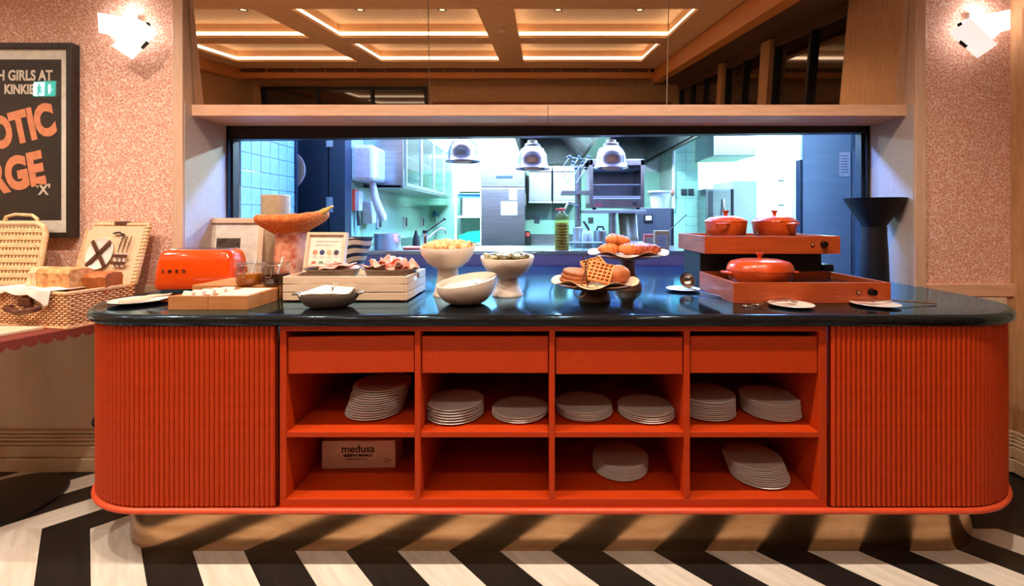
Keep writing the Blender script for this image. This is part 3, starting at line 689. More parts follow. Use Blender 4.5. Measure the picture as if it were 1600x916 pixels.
for i, c in enumerate(cols):
    MB().lathe([(0, 0), (a * 0.13, 0)], 16, T=Matrix.Translation((-a * 0.54 + (i % 4) * a * 0.36, 0.0112, h_ * (0.50 if i < 4 else 0.22))) @ Matrix.Rotation(R(90), 4, 'X')).build('icon', mat('icon_%d' % i, c, 0.6), t)
    MB().box(-a * 0.64 + (i % 4) * a * 0.36, -a * 0.44 + (i % 4) * a * 0.36, 0.0108, 0.0118, h_ * (0.38 if i < 4 else 0.10), h_ * (0.385 if i < 4 else 0.105)).build('print_line', INK, t)
MB().box(-a * 0.6, a * 0.62, 0.0108, 0.0118, h_ * 0.77, h_ * 0.778).build('print_line', SACHR, t)
MB().box(-a * 0.6, a * 0.3, 0.0108, 0.0118, h_ * 0.68, h_ * 0.688).build('print_line', SACHR, t)

# fruit stand: orange shaggy bowl on a pink marble pedestal
p = (Xp(455, 2.38), 2.38, ZT + 0.0004)
fs = thing('fruit_stand', 'shaggy orange bowl on a pink marbled pedestal beside the menu frame', 'bowl stand', p)
PK = mat('pink_marble', (226, 160, 130), 0.45, col2=(196, 96, 66), scale=22, lo=0.45, hi=0.62, detail=5, bump=0.08)
FUR = mat('orange_shag', (236, 140, 76), 0.9, col2=(206, 100, 44), scale=70, bump=0.9, bscale=160)
h0 = Zp(358, 2.38) - ZT
rows = []
for z, rx, ry in ((0, 0.082, 0.075), (0.03, 0.08, 0.074), (h0 * 0.5, 0.077, 0.07), (h0 * 0.85, 0.076, 0.07), (h0 + 0.01, 0.085, 0.078), (h0 + 0.03, 0.085, 0.078)):
    rows.append([(rx * math.cos(q) * (1 + 0.05 * math.sin(5 * q + z * 20)), ry * math.sin(q) * (1 + 0.05 * math.sin(5 * q + z * 20)), z) for q in [2 * PI * k / 30 for k in range(30)]])
MB().surf(rows, cu=True).build('pedestal', PK, fs)
rows = []
for u, (r_, z) in enumerate(((0.072, -0.035), (0.085, -0.022), (0.11, -0.006), (0.14, 0.012), (0.165, 0.03), (0.178, 0.045), (0.182, 0.058), (0.178, 0.070), (0.168, 0.078), (0.15, 0.079), (0.12, 0.072), (0.08, 0.062), (0.04, 0.056), (0.0001, 0.055))):
    kk = min(1, r_ / 0.18)
    rows.append([(r_ * math.cos(q) * (1 + 0.05 * kk * math.sin(3 * q + 1)), 0.78 * r_ * math.sin(q), h0 + z + kk * (0.006 * math.sin(q * 2 + 1) + 0.012 * math.cos(q) + 0.006 * noise.noise(Vector((math.cos(q) * 4, math.sin(q) * 4, u * 0.6))))) for q in [2 * PI * i / 48 for i in range(48)]])
MB().surf(rows, cu=True).build('bowl', FUR, fs)
bn = MB().tube([(-0.07, 0, 0.0), (-0.03, 0, -0.012), (0.02, 0, -0.006), (0.06, 0, 0.018), (0.085, 0, 0.034), (0.1, 0, 0.042)], [0.006, 0.017, 0.019, 0.016, 0.007, 0.006], 10).build('banana', mat('banana_skin', (226, 180, 96), 0.5, col2=(206, 154, 70), scale=30), None, (Xp(490, 2.36), 2.36, Zp(335, 2.36)))
tag(bn, 'banana poking over the right rim of the shaggy orange bowl', 'banana')
# plain cylinder behind it
cy = MB().lathe([(0, 0), (0.073, 0), (0.075, 0.003), (0.075, Zp(306, 2.62) - ZT), (0.072, Zp(305, 2.62) - ZT), (0.064, Zp(305, 2.62) - ZT), (0.062, 0.05), (0, 0.05)], 40).build('tall_vase', mat('sand_ceramic', (196, 172, 140), 0.6, col2=(184, 160, 128)), None, (Xp(431, 2.62), 2.62, ZT + 0.0004), auto=35)
tag(cy, 'plain tall sand coloured cylinder vase behind the orange bowl', 'vase')
# striped bowl
def wavemat():
    m, nt, b = nodes('wavy_stripes')
    v = coords(nt, (1, 1, 1)); sep = N(nt, 'ShaderNodeSeparateXYZ'); nt.links.new(v, sep.inputs[0])
    sx_ = N(nt, 'ShaderNodeMath', operation='MULTIPLY'); sx_.inputs[1].default_value = 55; nt.links.new(sep.outputs['X'], sx_.inputs[0])
    sn = N(nt, 'ShaderNodeMath', operation='SINE'); nt.links.new(sx_.outputs[0], sn.inputs[0])
    mu = N(nt, 'ShaderNodeMath', operation='MULTIPLY_ADD'); mu.inputs[1].default_value = 0.006; nt.links.new(sn.outputs[0], mu.inputs[0]); nt.links.new(sep.outputs['Z'], mu.inputs[2])
    k = N(nt, 'ShaderNodeMath', operation='MULTIPLY'); k.inputs[1].default_value = 22; nt.links.new(mu.outputs[0], k.inputs[0])
    fr = N(nt, 'ShaderNodeMath', operation='FRACT'); nt.links.new(k.outputs[0], fr.inputs[0])
    r = N(nt, 'ShaderNodeValToRGB'); r.color_ramp.interpolation = 'CONSTANT'
    r.color_ramp.elements[0].color = lin((36, 28, 34)); r.color_ramp.elements[1].position = 0.42; r.color_ramp.elements[1].color = lin((222, 182, 150))
    nt.links.new(fr.outputs[0], r.inputs[0]); nt.links.new(r.outputs[0], b.inputs['Base Color']); b.inputs['Roughness'].default_value = 0.4
    return m
zb = MB().lathe([(0, 0), (0.05, 0), (0.07, 0.04), (0.105, 0.12), (0.133, 0.2), (0.142, 0.24), (0.138, 0.24), (0.1, 0.12), (0.06, 0.04), (0, 0.03)], 40).build('striped_bowl', wavemat(), None, (Xp(541, 2.55), 2.55, ZT + 0.0004), auto=50)
tag(zb, 'bowl with black and cream wavy stripes behind the menu frame', 'bowl')

# slatted crate
Yk = 1.906; kx0, kx1 = Xp(442, Yk), Xp(636.5, Yk)
ck = thing('crate', 'pale wooden slatted crate under the two dishes of cold meat', 'crate', ((kx0 + kx1) / 2, Yk, ZT + 0.0004)); a = (kx1 - kx0) / 2; D = 0.30
for i in range(3):
    z0 = 0.006 + i * 0.0343; z1 = z0 + 0.0308
    MB().box(-a, a, 0, 0.010, z0, z1).build('slat', PALEW, ck, bevel=0.001)
    MB().box(-a, a, D - 0.01, D, z0, z1).build('slat', PALEW, ck, bevel=0.001)
    for sx in (-1, 1):
        x_ = (a - 0.010, a) if sx > 0 else (-a, -a + 0.010)
        if i == 2:
            for y0, y1 in ((0.0105, D * 0.33), (D * 0.62, D - 0.0105)): MB().box(*x_, y0, y1, z0, z1).build('slat', PALEWY, ck, bevel=0.001)
            MB().box(*x_, D * 0.33, D * 0.62, z0 + 0.022, z1).build('handle_bar', PALEWY, ck)
        else: MB().box(*x_, 0.0105, D - 0.0105, z0, z1).build('slat', PALEWY, ck, bevel=0.001)
for sx in (-a + 0.012, a - 0.03):
    for sy in (0.0105, D - 0.0285): MB().box(sx, sx + 0.018, sy, sy + 0.018, 0, 0.1).build('corner_post', PALEW, ck)
for sx in (-a + 0.012, a - 0.012):
    for i in range(3):
        for dz in (0.010, 0.022): MB().cyl((sx, -0.0006, 0.006 + i * 0.0343 + dz), (sx, 0.001, 0.006 + i * 0.0343 + dz), 0.0016, 6).build('nail', 'black', ck)
MB().box(-a + 0.011, a - 0.011, 0.011, D - 0.011, 0.062, 0.07).build('bottom_board', PALEW, ck)
HAM = [mat('pink_ham', (248, 160, 136), 0.4, col2=(252, 190, 166), scale=30), mat('pale_ham', (252, 192, 168), 0.4, col2=(246, 164, 140), scale=24), mat('red_ham', (240, 132, 112), 0.4, col2=(248, 164, 144), scale=30)]
def dish(x, y, lb, r=0.118):
    Y = 2.055; t = thing('oval_dish', lb, 'dish', (Xp(x, Y), Y, ZT + 0.0712))
    MB().lathe([(0, 0), (r * 0.72, 0), (r * 0.9, 0.022), (r * 0.97, 0.047), (r * 1.08, 0.053), (r * 1.08, 0.056), (r * 0.95, 0.053), (r * 0.86, 0.026), (0, 0.022)], 40, sy=0.82).build('dish_body', GREY, t, auto=45)
    return t
d1 = dish(521, 0, 'grey stoneware dish of flat cured ham slices beside the menu frame'); d2 = dish(611, 0, 'grey stoneware dish heaped with folded pink ham on the crate')
def hamslice(i, c, r, amp, tilt, yaw):
    rows = []
    for j in range(5):
        rj = max(0.0001, r * j / 4)
        rows.append([(rj * math.cos(q), rj * 0.8 * math.sin(q), amp * (j / 4) ** 1.5 * math.sin(q * (2 + i % 3) + i)) for q in [2 * PI * k / 24 for k in range(24)]])
    return MB().surf(rows, cu=True).build('ham_slice', HAM[i % 3], None, c, (R(tilt[0]), R(tilt[1]), yaw), solid=0.003)
for i in range(7):
    q = i * 2.4; o = hamslice(i, (d1.location.x + 0.06 * math.cos(q), d1.location.y + 0.045 * math.sin(q), d1.location.z + 0.058 + 0.0022 * i), 0.055, 0.004, (random.uniform(-5, 5), random.uniform(-5, 5)), q)
    tag(o, 'flat slice of cured ham on the dish beside the menu frame', 'ham', 'flat ham slices')
for i in range(14):
    q = i * 2.4; rr_ = 0.085 * math.sqrt(i / 14); o = hamslice(i + 3, (d2.location.x + rr_ * 1.1 * math.cos(q), d2.location.y + rr_ * 0.8 * math.sin(q), d2.location.z + 0.082 - 0.024 * (i / 14)), 0.042, 0.016, (random.uniform(-40, 40), random.uniform(-35, 35)), q)
    tag(o, 'folded slice of pink ham heaped on the right-hand dish of the crate', 'ham', 'folded ham slices')
MB().tube([(0, 0, 0), (0.05, -0.02, 0.004), (0.11, -0.045, 0.012)], [0.004, 0.003, 0.004], 8, flat=0.5).build('serving_fork', SILVER, None, (Xp(585, 1.97), 1.975, d2.location.z + 0.062), (0, 0, R(15)))
tag(bpy.data.objects['serving_fork'], 'steel serving fork resting on the heaped ham dish', 'fork')

# grey oval pan with napkin and fork in front of the crate
p = on(513, 486); Yp = p[1] + 0.075
pn = thing('gratin_dish', 'grey oval eared dish holding a white napkin in front of the crate', 'dish', (Xp(514, Yp), Yp, ZT + 0.0004), R(5))
r = 0.118
MB().lathe([(0, 0), (r * 0.55, 0), (r * 0.76, 0.012), (r * 0.94, 0.04), (r * 1.0, 0.056), (r * 1.0, 0.06), (r * 0.94, 0.056), (r * 0.72, 0.018), (0, 0.01)], 44, sy=0.72).build('dish_body', GREY, pn, auto=50)
for s in (-1, 1): MB().box(s * r * 0.93, s * r * 1.13, -0.024, 0.024, 0.051, 0.06).build('ear_handle', GREY, pn, bevel=0.006)
o = MB().surf([[(0.17 * (u - 0.5), 0.12 * (v - 0.5), 0.012 * math.cos((u - 0.5) * 3) + 0.003 * math.sin(9 * u + 5 * v)) for u in [i / 14 for i in range(15)]] for v in [j / 6 for j in range(7)]]).build('napkin', NAP, None, (Xp(512, Yp), Yp, ZT + 0.056), (R(4), 0, R(5)), solid=0.009)
tag(o, 'folded white napkin lying in the grey oval dish in front of the crate', 'napkin')
fk = thing('table_fork', 'steel fork standing tines up against the napkin in the grey oval dish', 'fork', (Xp(517, Yp - 0.05), Yp - 0.062, ZT + 0.045), R(0)); fk.rotation_euler = (R(-38), R(3), 0)
MB().tube([(0, 0, 0), (0, 0, 0.03), (0, 0, 0.045)], [0.003, 0.0035, 0.009], 8, flat=0.4).build('handle', SILVER, fk)
for i in range(4): MB().cyl((-0.0075 + i * 0.005, 0, 0.045), (-0.0075 + i * 0.005, 0, 0.075), 0.0013, 6).build('tine', SILVER, fk)
# ------------------------------------------------------------------ white pedestal bowls
def pedbowl(x, y, rrow, rpx, foot, lb):
    Y = Yc(y) + 0.06; h = Zp(rrow, Y) - ZT; r = rpx / 2 * Y / F
    t = thing('pedestal_bowl', lb, 'bowl', (Xp(x, Y), Y, ZT + 0.0004)); b = h - r * 0.78
    MB().lathe([(0, 0), (foot, 0), (foot * 1.02, 0.006), (foot * 0.9, 0.022), (foot * 0.72, b * 0.65), (foot * 0.68, b), (foot * 0.66, b + 0.008)], 44).build('foot', CER, t, auto=50)
    MB().lathe([(0, b), (r * 0.5, b + 0.002), (r * 0.75, b + r * 0.22), (r * 0.93, b + r * 0.5), (r, h - 0.004), (r * 0.985, h), (r * 0.955, h - 0.003), (r * 0.88, b + r * 0.5), (r * 0.6, b + r * 0.16), (0, b + 0.012)], 48, T=Matrix.Translation((0, 0, b)) @ Matrix.Rotation(R(3.5), 4, 'X') @ Matrix.Translation((0, 0, -b))).build('bowl', CER, t, auto=50)
    return t, r, h
t1, r1, h1 = pedbowl(700, 465, 384, 86, 0.066, 'tall cream pedestal bowl heaped with pale orange melon')
t2, r2, h2 = pedbowl(793, 465, 400, 84, 0.070, 'cream pedestal bowl of green pickles with a spoon')
MEL = mat('pale_melon', (244, 186, 124), 0.5, col2=(250, 206, 150), scale=40, bump=0.3, bscale=60)
me0 = None
for i in range(46):
    q = i * 2.3999; k = math.sqrt(i / 46) * 0.86; s = random.uniform(0.8, 1.15)
    if me0 is None: o = MB().blob((0, 0, 0), (0.021, 0.018, 0.015), 0.35, 2.2, 4, 12, 8).build('melon_piece', MEL); me0 = o.data
    else: o = link('melon_piece', me0)
    o.location = (t1.location.x + r1 * k * math.cos(q), t1.location.y + r1 * k * math.sin(q), ZT + h1 + 0.012 - 0.022 * k * k + random.uniform(-0.004, 0.004)); o.rotation_euler = (random.uniform(0, 3), random.uniform(0, 3), q); o.scale = (s, s, s)
    tag(o, 'piece of pale orange melon heaped in the tall cream pedestal bowl', 'fruit', 'melon pieces in the tall bowl')
MB().lathe([(0, 0), (r1 * 0.9, -0.02), (r1 * 0.4, -0.06), (0, -0.07)], 32).build('fruit_bed', MEL, t1, (0, 0, h1 - 0.004))
GP = [mat('pickle_green', (138, 122, 74), 0.3, col2=(108, 96, 58), scale=40), mat('pickle_pale', (190, 172, 124), 0.3, col2=(150, 132, 88), scale=40), mat('pickle_dark', (92, 80, 52), 0.3, col2=(120, 108, 70), scale=40)]
MB().lathe([(0, 0), (r2 * 0.88, -0.012), (r2 * 0.4, -0.06), (0, -0.07)], 32).build('pickle_bed', GP[2], t2, (0, 0, h2 - 0.008))
for i in range(26):
    q = i * 2.3999 + 0.6; k = math.sqrt(i / 26) * 0.8; s = random.uniform(0.8, 1.2)
    o = MB().blob((0, 0, 0), (0.026 * s, 0.017, 0.013), 0.3, 1.8, i, 12, 8).build('pickle', GP[i % 3], None, (t2.location.x + r2 * k * math.cos(q), t2.location.y + r2 * k * math.sin(q), ZT + h2 + 0.004 - 0.014 * k * k), (random.uniform(-.6, .6), random.uniform(-.6, .6), q * 1.7))
    tag(o, 'green pickle piece in the cream pedestal bowl with the spoon', 'pickle', 'pickles in the pedestal bowl')
def spoon(name, lb, p, q, bowl=True):
    t = thing(name, lb, 'spoon', p); p, q = Vector(p), Vector(q); d = q - p
    MB().tube([(0, 0, 0), tuple(d * 0.5 + Vector((0, 0, 0.004))), tuple(d)], [0.003, 0.0032, 0.0052], 8, flat=0.5).build('handle', SILVER, t)
    MB().blob((0, 0, 0), (0.022, 0.015, 0.006), 0, 1, 0, 14, 8, T=Matrix.Rotation(math.atan2(d.y, d.x), 4, 'Z')).build('spoon_bowl', SILVER, t)
spoon('serving_spoon', 'steel serving spoon sticking out of the pickles', (t2.location.x + 0.06, t2.location.y - 0.03, ZT + h2 + 0.004), (t2.location.x + r2 + 0.045, t2.location.y - 0.06, ZT + h2 + 0.022))
spoon('serving_spoon', 'steel serving spoon at the right rim of the melon bowl', (t1.location.x + 0.07, t1.location.y, ZT + h1 + 0.012), (t1.location.x + r1 + 0.006, t1.location.y - 0.02, ZT + h1 + 0.012))
# slanted rim bowl of yoghurt
Y = Yc(480) + 0.07; X = Xp(729, Y); r = 0.122
sb = thing('slanted_bowl', 'cream ceramic bowl with a slanting rim filled with white yoghurt, foremost of the bowls', 'bowl', (X, Y, ZT + 0.0004))
rows = []
def rim(q): return 0.098 + 0.017 * math.cos(q) + 0.013 * math.sin(q)
for k in range(12):
    u = k / 11
    rows.append([(r * (0.34 + 0.66 * math.sin(u * PI / 2) ** 0.9) * math.cos(q) if k else 0.34 * r * math.cos(q), r * (0.34 + 0.66 * math.sin(u * PI / 2) ** 0.9) * math.sin(q) if k else 0.34 * r * math.sin(q), rim(q) * (1 - math.cos(u * PI / 2)) ** 0.9 if k else 0) for q in [2 * PI * i / 44 for i in range(44)]])
inner = []
for k in range(8):
    u = 1 - k / 7 * 0.8
    inner.append([(0.955 * r * (0.34 + 0.66 * math.sin(u * PI / 2) ** 0.9) * math.cos(q), 0.955 * r * (0.34 + 0.66 * math.sin(u * PI / 2) ** 0.9) * math.sin(q), max(0.008, rim(q) * (1 - math.cos(u * PI / 2)) ** 0.9 + 0.001)) for q in [2 * PI * i / 44 for i in range(44)]])
mb = MB().surf(rows + inner, cu=True); mb.add(rows[0], [tuple(range(44))]); mb.add(inner[-1], [tuple(range(44))]); mb.build('bowl_body', CER, sb, auto=60)
YOG = mat('white_yoghurt', (246, 236, 224), 0.3, col2=(240, 228, 214), scale=20, bump=0.3, bscale=40)
yo = MB().surf([[(0.86 * r * v * math.cos(q), 0.86 * r * v * math.sin(q), 0.074 + 0.013 * v * math.cos(q) + 0.011 * v * math.sin(q) + 0.006 * (1 - v) + 0.004 * noise.noise(Vector((v * math.cos(q) * 4, v * math.sin(q) * 4, 0)))) for q in [2 * PI * i / 36 for i in range(36)]] for v in (0.0001, 0.25, 0.5, 0.75, 1.0)], cu=True).build('yoghurt', YOG, sb)
spoon('serving_spoon', 'steel serving spoon resting in the white yoghurt', (X + 0.055, Y - 0.02, ZT + 0.083), (X + 0.135, Y - 0.03, ZT + 0.128))

# ------------------------------------------------------------------ cake stands and bakery
ACA = wood('acacia_wood', (140, 92, 58), (110, 68, 42), 'X', rough=0.45)
PARCH = mat('parchment', (238, 198, 156), 0.7, col2=(230, 186, 142), scale=14)
def stand(x, y, prow, rpx, lb, dome):
    Y = Yc(y) + 0.06; h = Zp(prow, Y) - ZT; r = rpx / 2 * Y / F
    t = thing('cake_stand', lb, 'cake stand', (Xp(x, Y), Y, ZT + 0.0004))
    if dome: MB().lathe([(0, 0), (0.066, 0), (0.068, 0.006), (0.064, h * 0.4), (0.046, h * 0.8), (0.03, h - 0.008)], 36).build('foot', ACA, t, auto=50)
    else: MB().lathe([(0, 0), (0.068, 0), (0.069, 0.02), (0.058, 0.045), (0.036, 0.075), (0.034, h * 0.75), (0.044, h - 0.012)], 36).build('foot', ACA, t, auto=50)
    MB().lathe([(0, h - 0.02), (r * 0.55, h - 0.018), (r * 0.93, h - 0.006), (r, h + 0.004), (r * 0.97, h + 0.008), (r * 0.85, h + 0.001), (0, h)], 48).build('plate_top', ACA, t, auto=50)
    rows = [[(r * v * (1.04 + 0.12 * (v ** 3) * math.cos(4 * q + 0.7)) * math.cos(q), r * v * (1.04 + 0.12 * (v ** 3) * math.cos(4 * q + 0.7)) * math.sin(q), h + 0.004 + (v ** 4) * (0.012 + 0.012 * math.sin(5 * q + 1))) for q in [2 * PI * i / 48 for i in range(48)]] for v in (0.0001, 0.4, 0.7, 0.85, 0.95, 1.0)]
    o = MB().surf(rows, cu=True).build('parchment_sheet', PARCH, None, t.location, solid=0.0015); tag(o, 'crumpled parchment sheet lining the ' + ('low' if dome else 'tall') + ' wooden cake stand', 'parchment')
    return t, r, h
sA, rA, hA = stand(981, 455, 399, 108, 'tall dark wooden cake stand with croissants and pastries', False)
sB, rB, hB = stand(929, 474, 444, 118, 'low wooden cake stand with bread, waffle and roll', True)
CRO = mat('croissant_crust', (236, 150, 82), 0.45, col2=(218, 118, 54), scale=25, bump=0.3, bscale=50); CROD = mat('dark_pastry', (206, 96, 40), 0.4, col2=(150, 56, 22), scale=24, bump=0.4, bscale=40)
def croissant(c, rz, L, m, tilt=0):
    pts, rad = [], []
    for i in range(19):
        u = i / 18; a = (u - 0.5) * 2.3
        pts.append((L * 0.55 * math.sin(a), L * 0.30 * (1 - math.cos(a)), 0.0)); rad.append((0.008 + 0.026 * math.sin(u * PI) ** 0.8) * (1 + 0.10 * math.cos(u * PI * 12)) * L / 0.12)
    return MB().tube(pts, rad, 14).build('croissant', m, None, c, (R(tilt), 0, rz))
ax, ay = sA.location.x, sA.location.y; zA = ZT + hA
for i, (dx, dy, dz, rz, lb) in enumerate(((-0.10, -0.05, 0.034, 0.4, 'croissant at the left end of the tall cake stand'), (-0.06, 0.03, 0.036, 2.4, 'croissant at the back left of the tall cake stand'), (-0.075, -0.015, 0.078, 1.0, 'croissant on top of the croissant pile'), (-0.005, -0.045, 0.034, 0.2, 'croissant in the middle front of the tall cake stand'), (-0.045, 0.0, 0.072, -0.5, 'croissant on the right of the croissant pile'))):
    tag(croissant((ax + dx, ay + dy, zA + dz), rz, 0.10, CRO), lb, 'croissant', 'croissants on the tall stand')
for i, (dx, dy, dz, rz, lb) in enumerate(((0.055, -0.03, 0.03, 0.3, 'dark glazed braided pastry at the front right of the tall stand'), (0.10, -0.005, 0.03, -0.4, 'dark glazed braided pastry at the right end of the tall stand'), (0.07, 0.04, 0.034, 0.6, 'dark glazed braided pastry at the back right of the tall stand'))):
    mb = MB()
    for s in (0, 1):
        mb.tube([(0.055 * (2 * u - 1), 0.012 * math.sin(u * 12 + s * PI), 0.009 * math.cos(u * 12 + s * PI)) for u in [k / 24 for k in range(25)]], [0.004 + 0.015 * math.sin(max(0.05, min(0.95, k / 24)) * PI) ** 0.6 for k in range(25)], 10)
    tag(mb.build('braided_pastry', CROD, None, (ax + dx, ay + dy, zA + dz), (0, 0, rz)), lb, 'pastry', 'braided pastries on the tall stand')
bx, by = sB.location.x, sB.location.y; zB = ZT + hB
BRD = mat('seeded_bread', (206, 132, 82), 0.7, col2=(170, 98, 56), scale=55, bump=0.5, bscale=90); BRC = mat('bread_crust', (176, 98, 50), 0.6, col2=(150, 78, 36), scale=30, bump=0.3)
for i in range(3):
    t = thing('bread_slice', ['seeded bread slice lying lowest on the low cake stand', 'middle seeded bread slice on the low cake stand', 'seeded bread slice on top at the left of the low cake stand'][i], 'bread', (bx - 0.085 + 0.006 * i, by - 0.02 + 0.008 * i, zB + 0.014 + 0.0155 * i), 0.2 * i, 'bread slices on the low stand')
    t.rotation_euler = (R(14), R(4), 0.15 * i)
    pl = [(0.062 * math.cos(q) * (1 + 0.06 * math.cos(2 * q)), 0.045 * math.sin(q) * (1 + 0.05 * math.sin(3 * q))) for q in [2 * PI * k / 28 for k in range(28)]]
    MB().prism(pl, 0, 0.013).build('crust', BRC, t, bevel=0.003)
    MB().prism([(x * 0.93, y * 0.92) for x, y in pl], 0.0005, 0.0142).build('crumb', BRD, t)
WAF = mat('waffle_batter', (238, 176, 106), 0.55, col2=(224, 140, 70), scale=30); WAFD = mat('waffle_pocket', (206, 116, 52), 0.6)
def waffle(c, rot, lb):
    t = thing('waffle', lb, 'waffle', c, 0, 'waffles on the low stand'); t.rotation_euler = rot
    MB().box(-0.05, 0.05, -0.046, 0.046, 0, 0.012).build('base', WAFD, t, bevel=0.006)
    for i in range(6):
        u = -0.047 + i * 0.0188
        MB().box(u - 0.0028, u + 0.0028, -0.047, 0.047, 0.008, 0.022).build('ridge', WAF, t, bevel=0.002)
    for i in range(6):
        v = -0.044 + i * 0.0176; MB().box(-0.05, 0.05, v - 0.0028, v + 0.0028, 0.008, 0.0218).build('ridge', WAF, t, bevel=0.002)
waffle((bx + 0.022, by - 0.035, zB + 0.045), (R(48), R(10), R(-22)), 'grid waffle facing front in the middle of the low stand')
waffle((bx + 0.005, by + 0.035, zB + 0.062), (R(30), R(-12), R(20)), 'grid waffle leaning behind the front waffle')
ROLL = mat('brown_roll', (214, 130, 78), 0.5, col2=(190, 100, 52), scale=14, bump=0.15)
tag(MB().blob((0, 0, 0), (0.055, 0.047, 0.04), 0.08, 2, 3).build('bread_roll', ROLL, None, (bx + 0.093, by - 0.02, zB + 0.044)), 'round brown bread roll at the right of the low stand', 'roll')
# tongs leaning on the low stand
tg = thing('tongs', 'twisted wire tongs leaning on the front of the low stand', 'tongs', (Xp(911, 1.80), 1.80, Zp(455, 1.80)))
TWI = mat('bronze_wire', (150, 112, 84), 0.3, metal=0.9)
MB().tube([(-0.012 + 0.024 * math.cos(q), 0, 0.024 * math.sin(q)) for q in [2 * PI * k / 20 for k in range(20)]], 0.0022, 6, True).build('loop', TWI, tg)
MB().tube([(0.036 + 0.022 * math.cos(q), 0.004, 0.006 + 0.024 * math.sin(q)) for q in [2 * PI * k / 20 for k in range(20)]], 0.0022, 6, True).build('loop', TWI, tg)
for s in (-1, 1):
    MB().tube([(0.006 + 0.012 * s, 0, 0.02), (0.008 + 0.006 * s, 0.006, 0.06), (0.014 - 0.005 * s, 0.01, 0.10), (0.012 + 0.012 * s, 0.014, 0.128), (0.012 + 0.004 * s, 0.016, 0.146)], 0.0026, 6).build('arm', TWI, tg)

# ------------------------------------------------------------------ small plates, ladle, tongs at the right
def saucer(x, y, rpx, lb, yo=0.0):
    Y = Yc(y); o = oplate(MB(), rpx / 2 * Y / F / math.sqrt(1 + ((x - CX) / F) ** 2), 0.011).build('small_plate', OP, None, (Xp(x, Y), Y, ZT + 0.0004), auto=50); tag(o, lb, 'plate', 'small plates on the counter'); return o
p1 = saucer(1067, 454, 54, 'small white plate under the ladle'); p2 = saucer(1236, 479, 75, 'small white plate with wire tongs in front of the lower warmer'); p3 = saucer(1367, 478, 83, 'small white plate with a cake slice server at the right end of the counter')
ld = thing('ladle', 'steel ladle standing on edge on the small plate beside the warmer', 'ladle', (p1.location.x + 0.015, p1.location.y - 0.02, ZT + 0.012))
mb = MB()
mb.lathe([(0.0, -0.034), (0.02, -0.028), (0.033, -0.012), (0.038, 0.0), (0.036, 0.0), (0.031, -0.011), (0.019, -0.025), (0, -0.031)], 32, T=Matrix.Translation((0.0, 0, 0.040)) @ Matrix.Rotation(R(68), 4, 'X') @ Matrix.Rotation(R(10), 4, 'Y'))
mb.build('cup', SILVER, ld, auto=50)
MB().tube([(0.0, -0.014, 0.004), (0.045, -0.10, 0.0), (0.09, -0.19, -0.0065)], [0.004, 0.0035, 0.006], 8, flat=0.6).build('handle', SILVER, ld)
def tongs(loc, rz, lb, L=0.15):
    t = thing('tongs', lb, 'tongs', loc, rz)
    for s in (-1, 1): MB().tube([(0, 0.002 * s, 0.006), (L * 0.4, 0.02 * s, 0.02), (L * 0.8, 0.014 * s, 0.024), (L, 0.008 * s, 0.012)], [0.004, 0.0035, 0.006, 0.012], 8, flat=0.4).build('arm', SILVER, t)
    return t
tongs((p2.location.x - 0.13, p2.location.y - 0.005, ZT + 0.004), R(6), 'steel salad tongs lying across the left rim of a small plate', 0.15)
MB().tube([(0.035 * math.cos(q), 0.022 * math.sin(q), 0.002) for q in [2 * PI * k / 24 for k in range(24)]], 0.002, 6, True).build('loop', SILVER, bpy.data.objects['tongs.001'], (-0.03, 0, 0))
sl = thing('cake_server', 'steel server with a long thin handle across the right-hand small plate', 'server', (p3.location.x, p3.location.y, ZT + 0.016), R(4))
MB().tube([(-0.075, 0.03, 0.004), (-0.03, 0.01, 0.006), (0.02, -0.008, 0.004)], [0.010, 0.013, 0.004], 8, flat=0.25).build('blade', SILVER, sl)
MB().tube([(0.0, 0.0, 0.004), (0.09, 0.012, 0.002), (0.265, 0.004, -0.010)], [0.004, 0.003, 0.004], 8).build('handle', SILVER, sl)

# ------------------------------------------------------------------ food warmers
def warmer(lb, X0, X1, Y0, D, z):
    t = thing('food_warmer', lb, 'warmer', ((X0 + X1) / 2, Y0, z)); a = (X1 - X0) / 2; h = 0.085
    MB().box(-a, a, 0, 0.014, 0, h).build('front_panel', TRAYR, t, bevel=0.0012)
    MB().box(-a, a, D - 0.014, D, 0, h).build('back_panel', TRAYR, t, bevel=0.0012)
    for s in (-1, 1): MB().box(*sorted((s * a, s * (a - 0.014))), 0.0142, D - 0.0142, 0, h).build('side_panel', TRAYRY, t, bevel=0.0012)
    MB().box(-a + 0.014, a - 0.014, 0.0142, D - 0.0142, 0.01, 0.058).build('glass_hotplate', 'black_gloss', t)
    k1, k2 = a * 0.585, a * 0.75
    MB().lathe([(0, 0.006), (0.008, 0.005), (0.009, 0)], 16, T=Matrix.Translation((k1, 0, h * 0.53)) @ Matrix.Rotation(R(90), 4, 'X')).build('knob_base', 'black', t)
    MB().lathe([(0, 0.009), (0.005, 0.008), (0.0055, 0)], 16, T=Matrix.Translation((k1 - 0.002, 0, h * 0.53)) @ Matrix.Rotation(R(90), 4, 'X')).build('indicator', mat('orange_indicator', (246, 150, 110), 0.4), t)
    MB().lathe([(0, 0.02), (0.013, 0.019), (0.0165, 0.0)], 20, T=Matrix.Translation((k2, 0, h * 0.55)) @ Matrix.Rotation(R(90), 4, 'X')).build('dial', 'black_gloss', t)
    return t
lw = warmer('lower wooden food warmer tray holding the oval braiser', Xp(1146.8, 1.86), Xp(1394, 1.86), 1.866, 0.40, ZT + 0.0004)
ZU2 = 1.109
uw = warmer('upper wooden food warmer tray holding two round pots', Xp(1101.4, 2.174), Xp(1313, 2.174), 2.29 - 0.116, 0.42, ZU2)
rs = thing('warmer_riser', 'black box riser under the upper food warmer', 'riser', ((uw.location.x), 2.28, ZT + 0.0004))
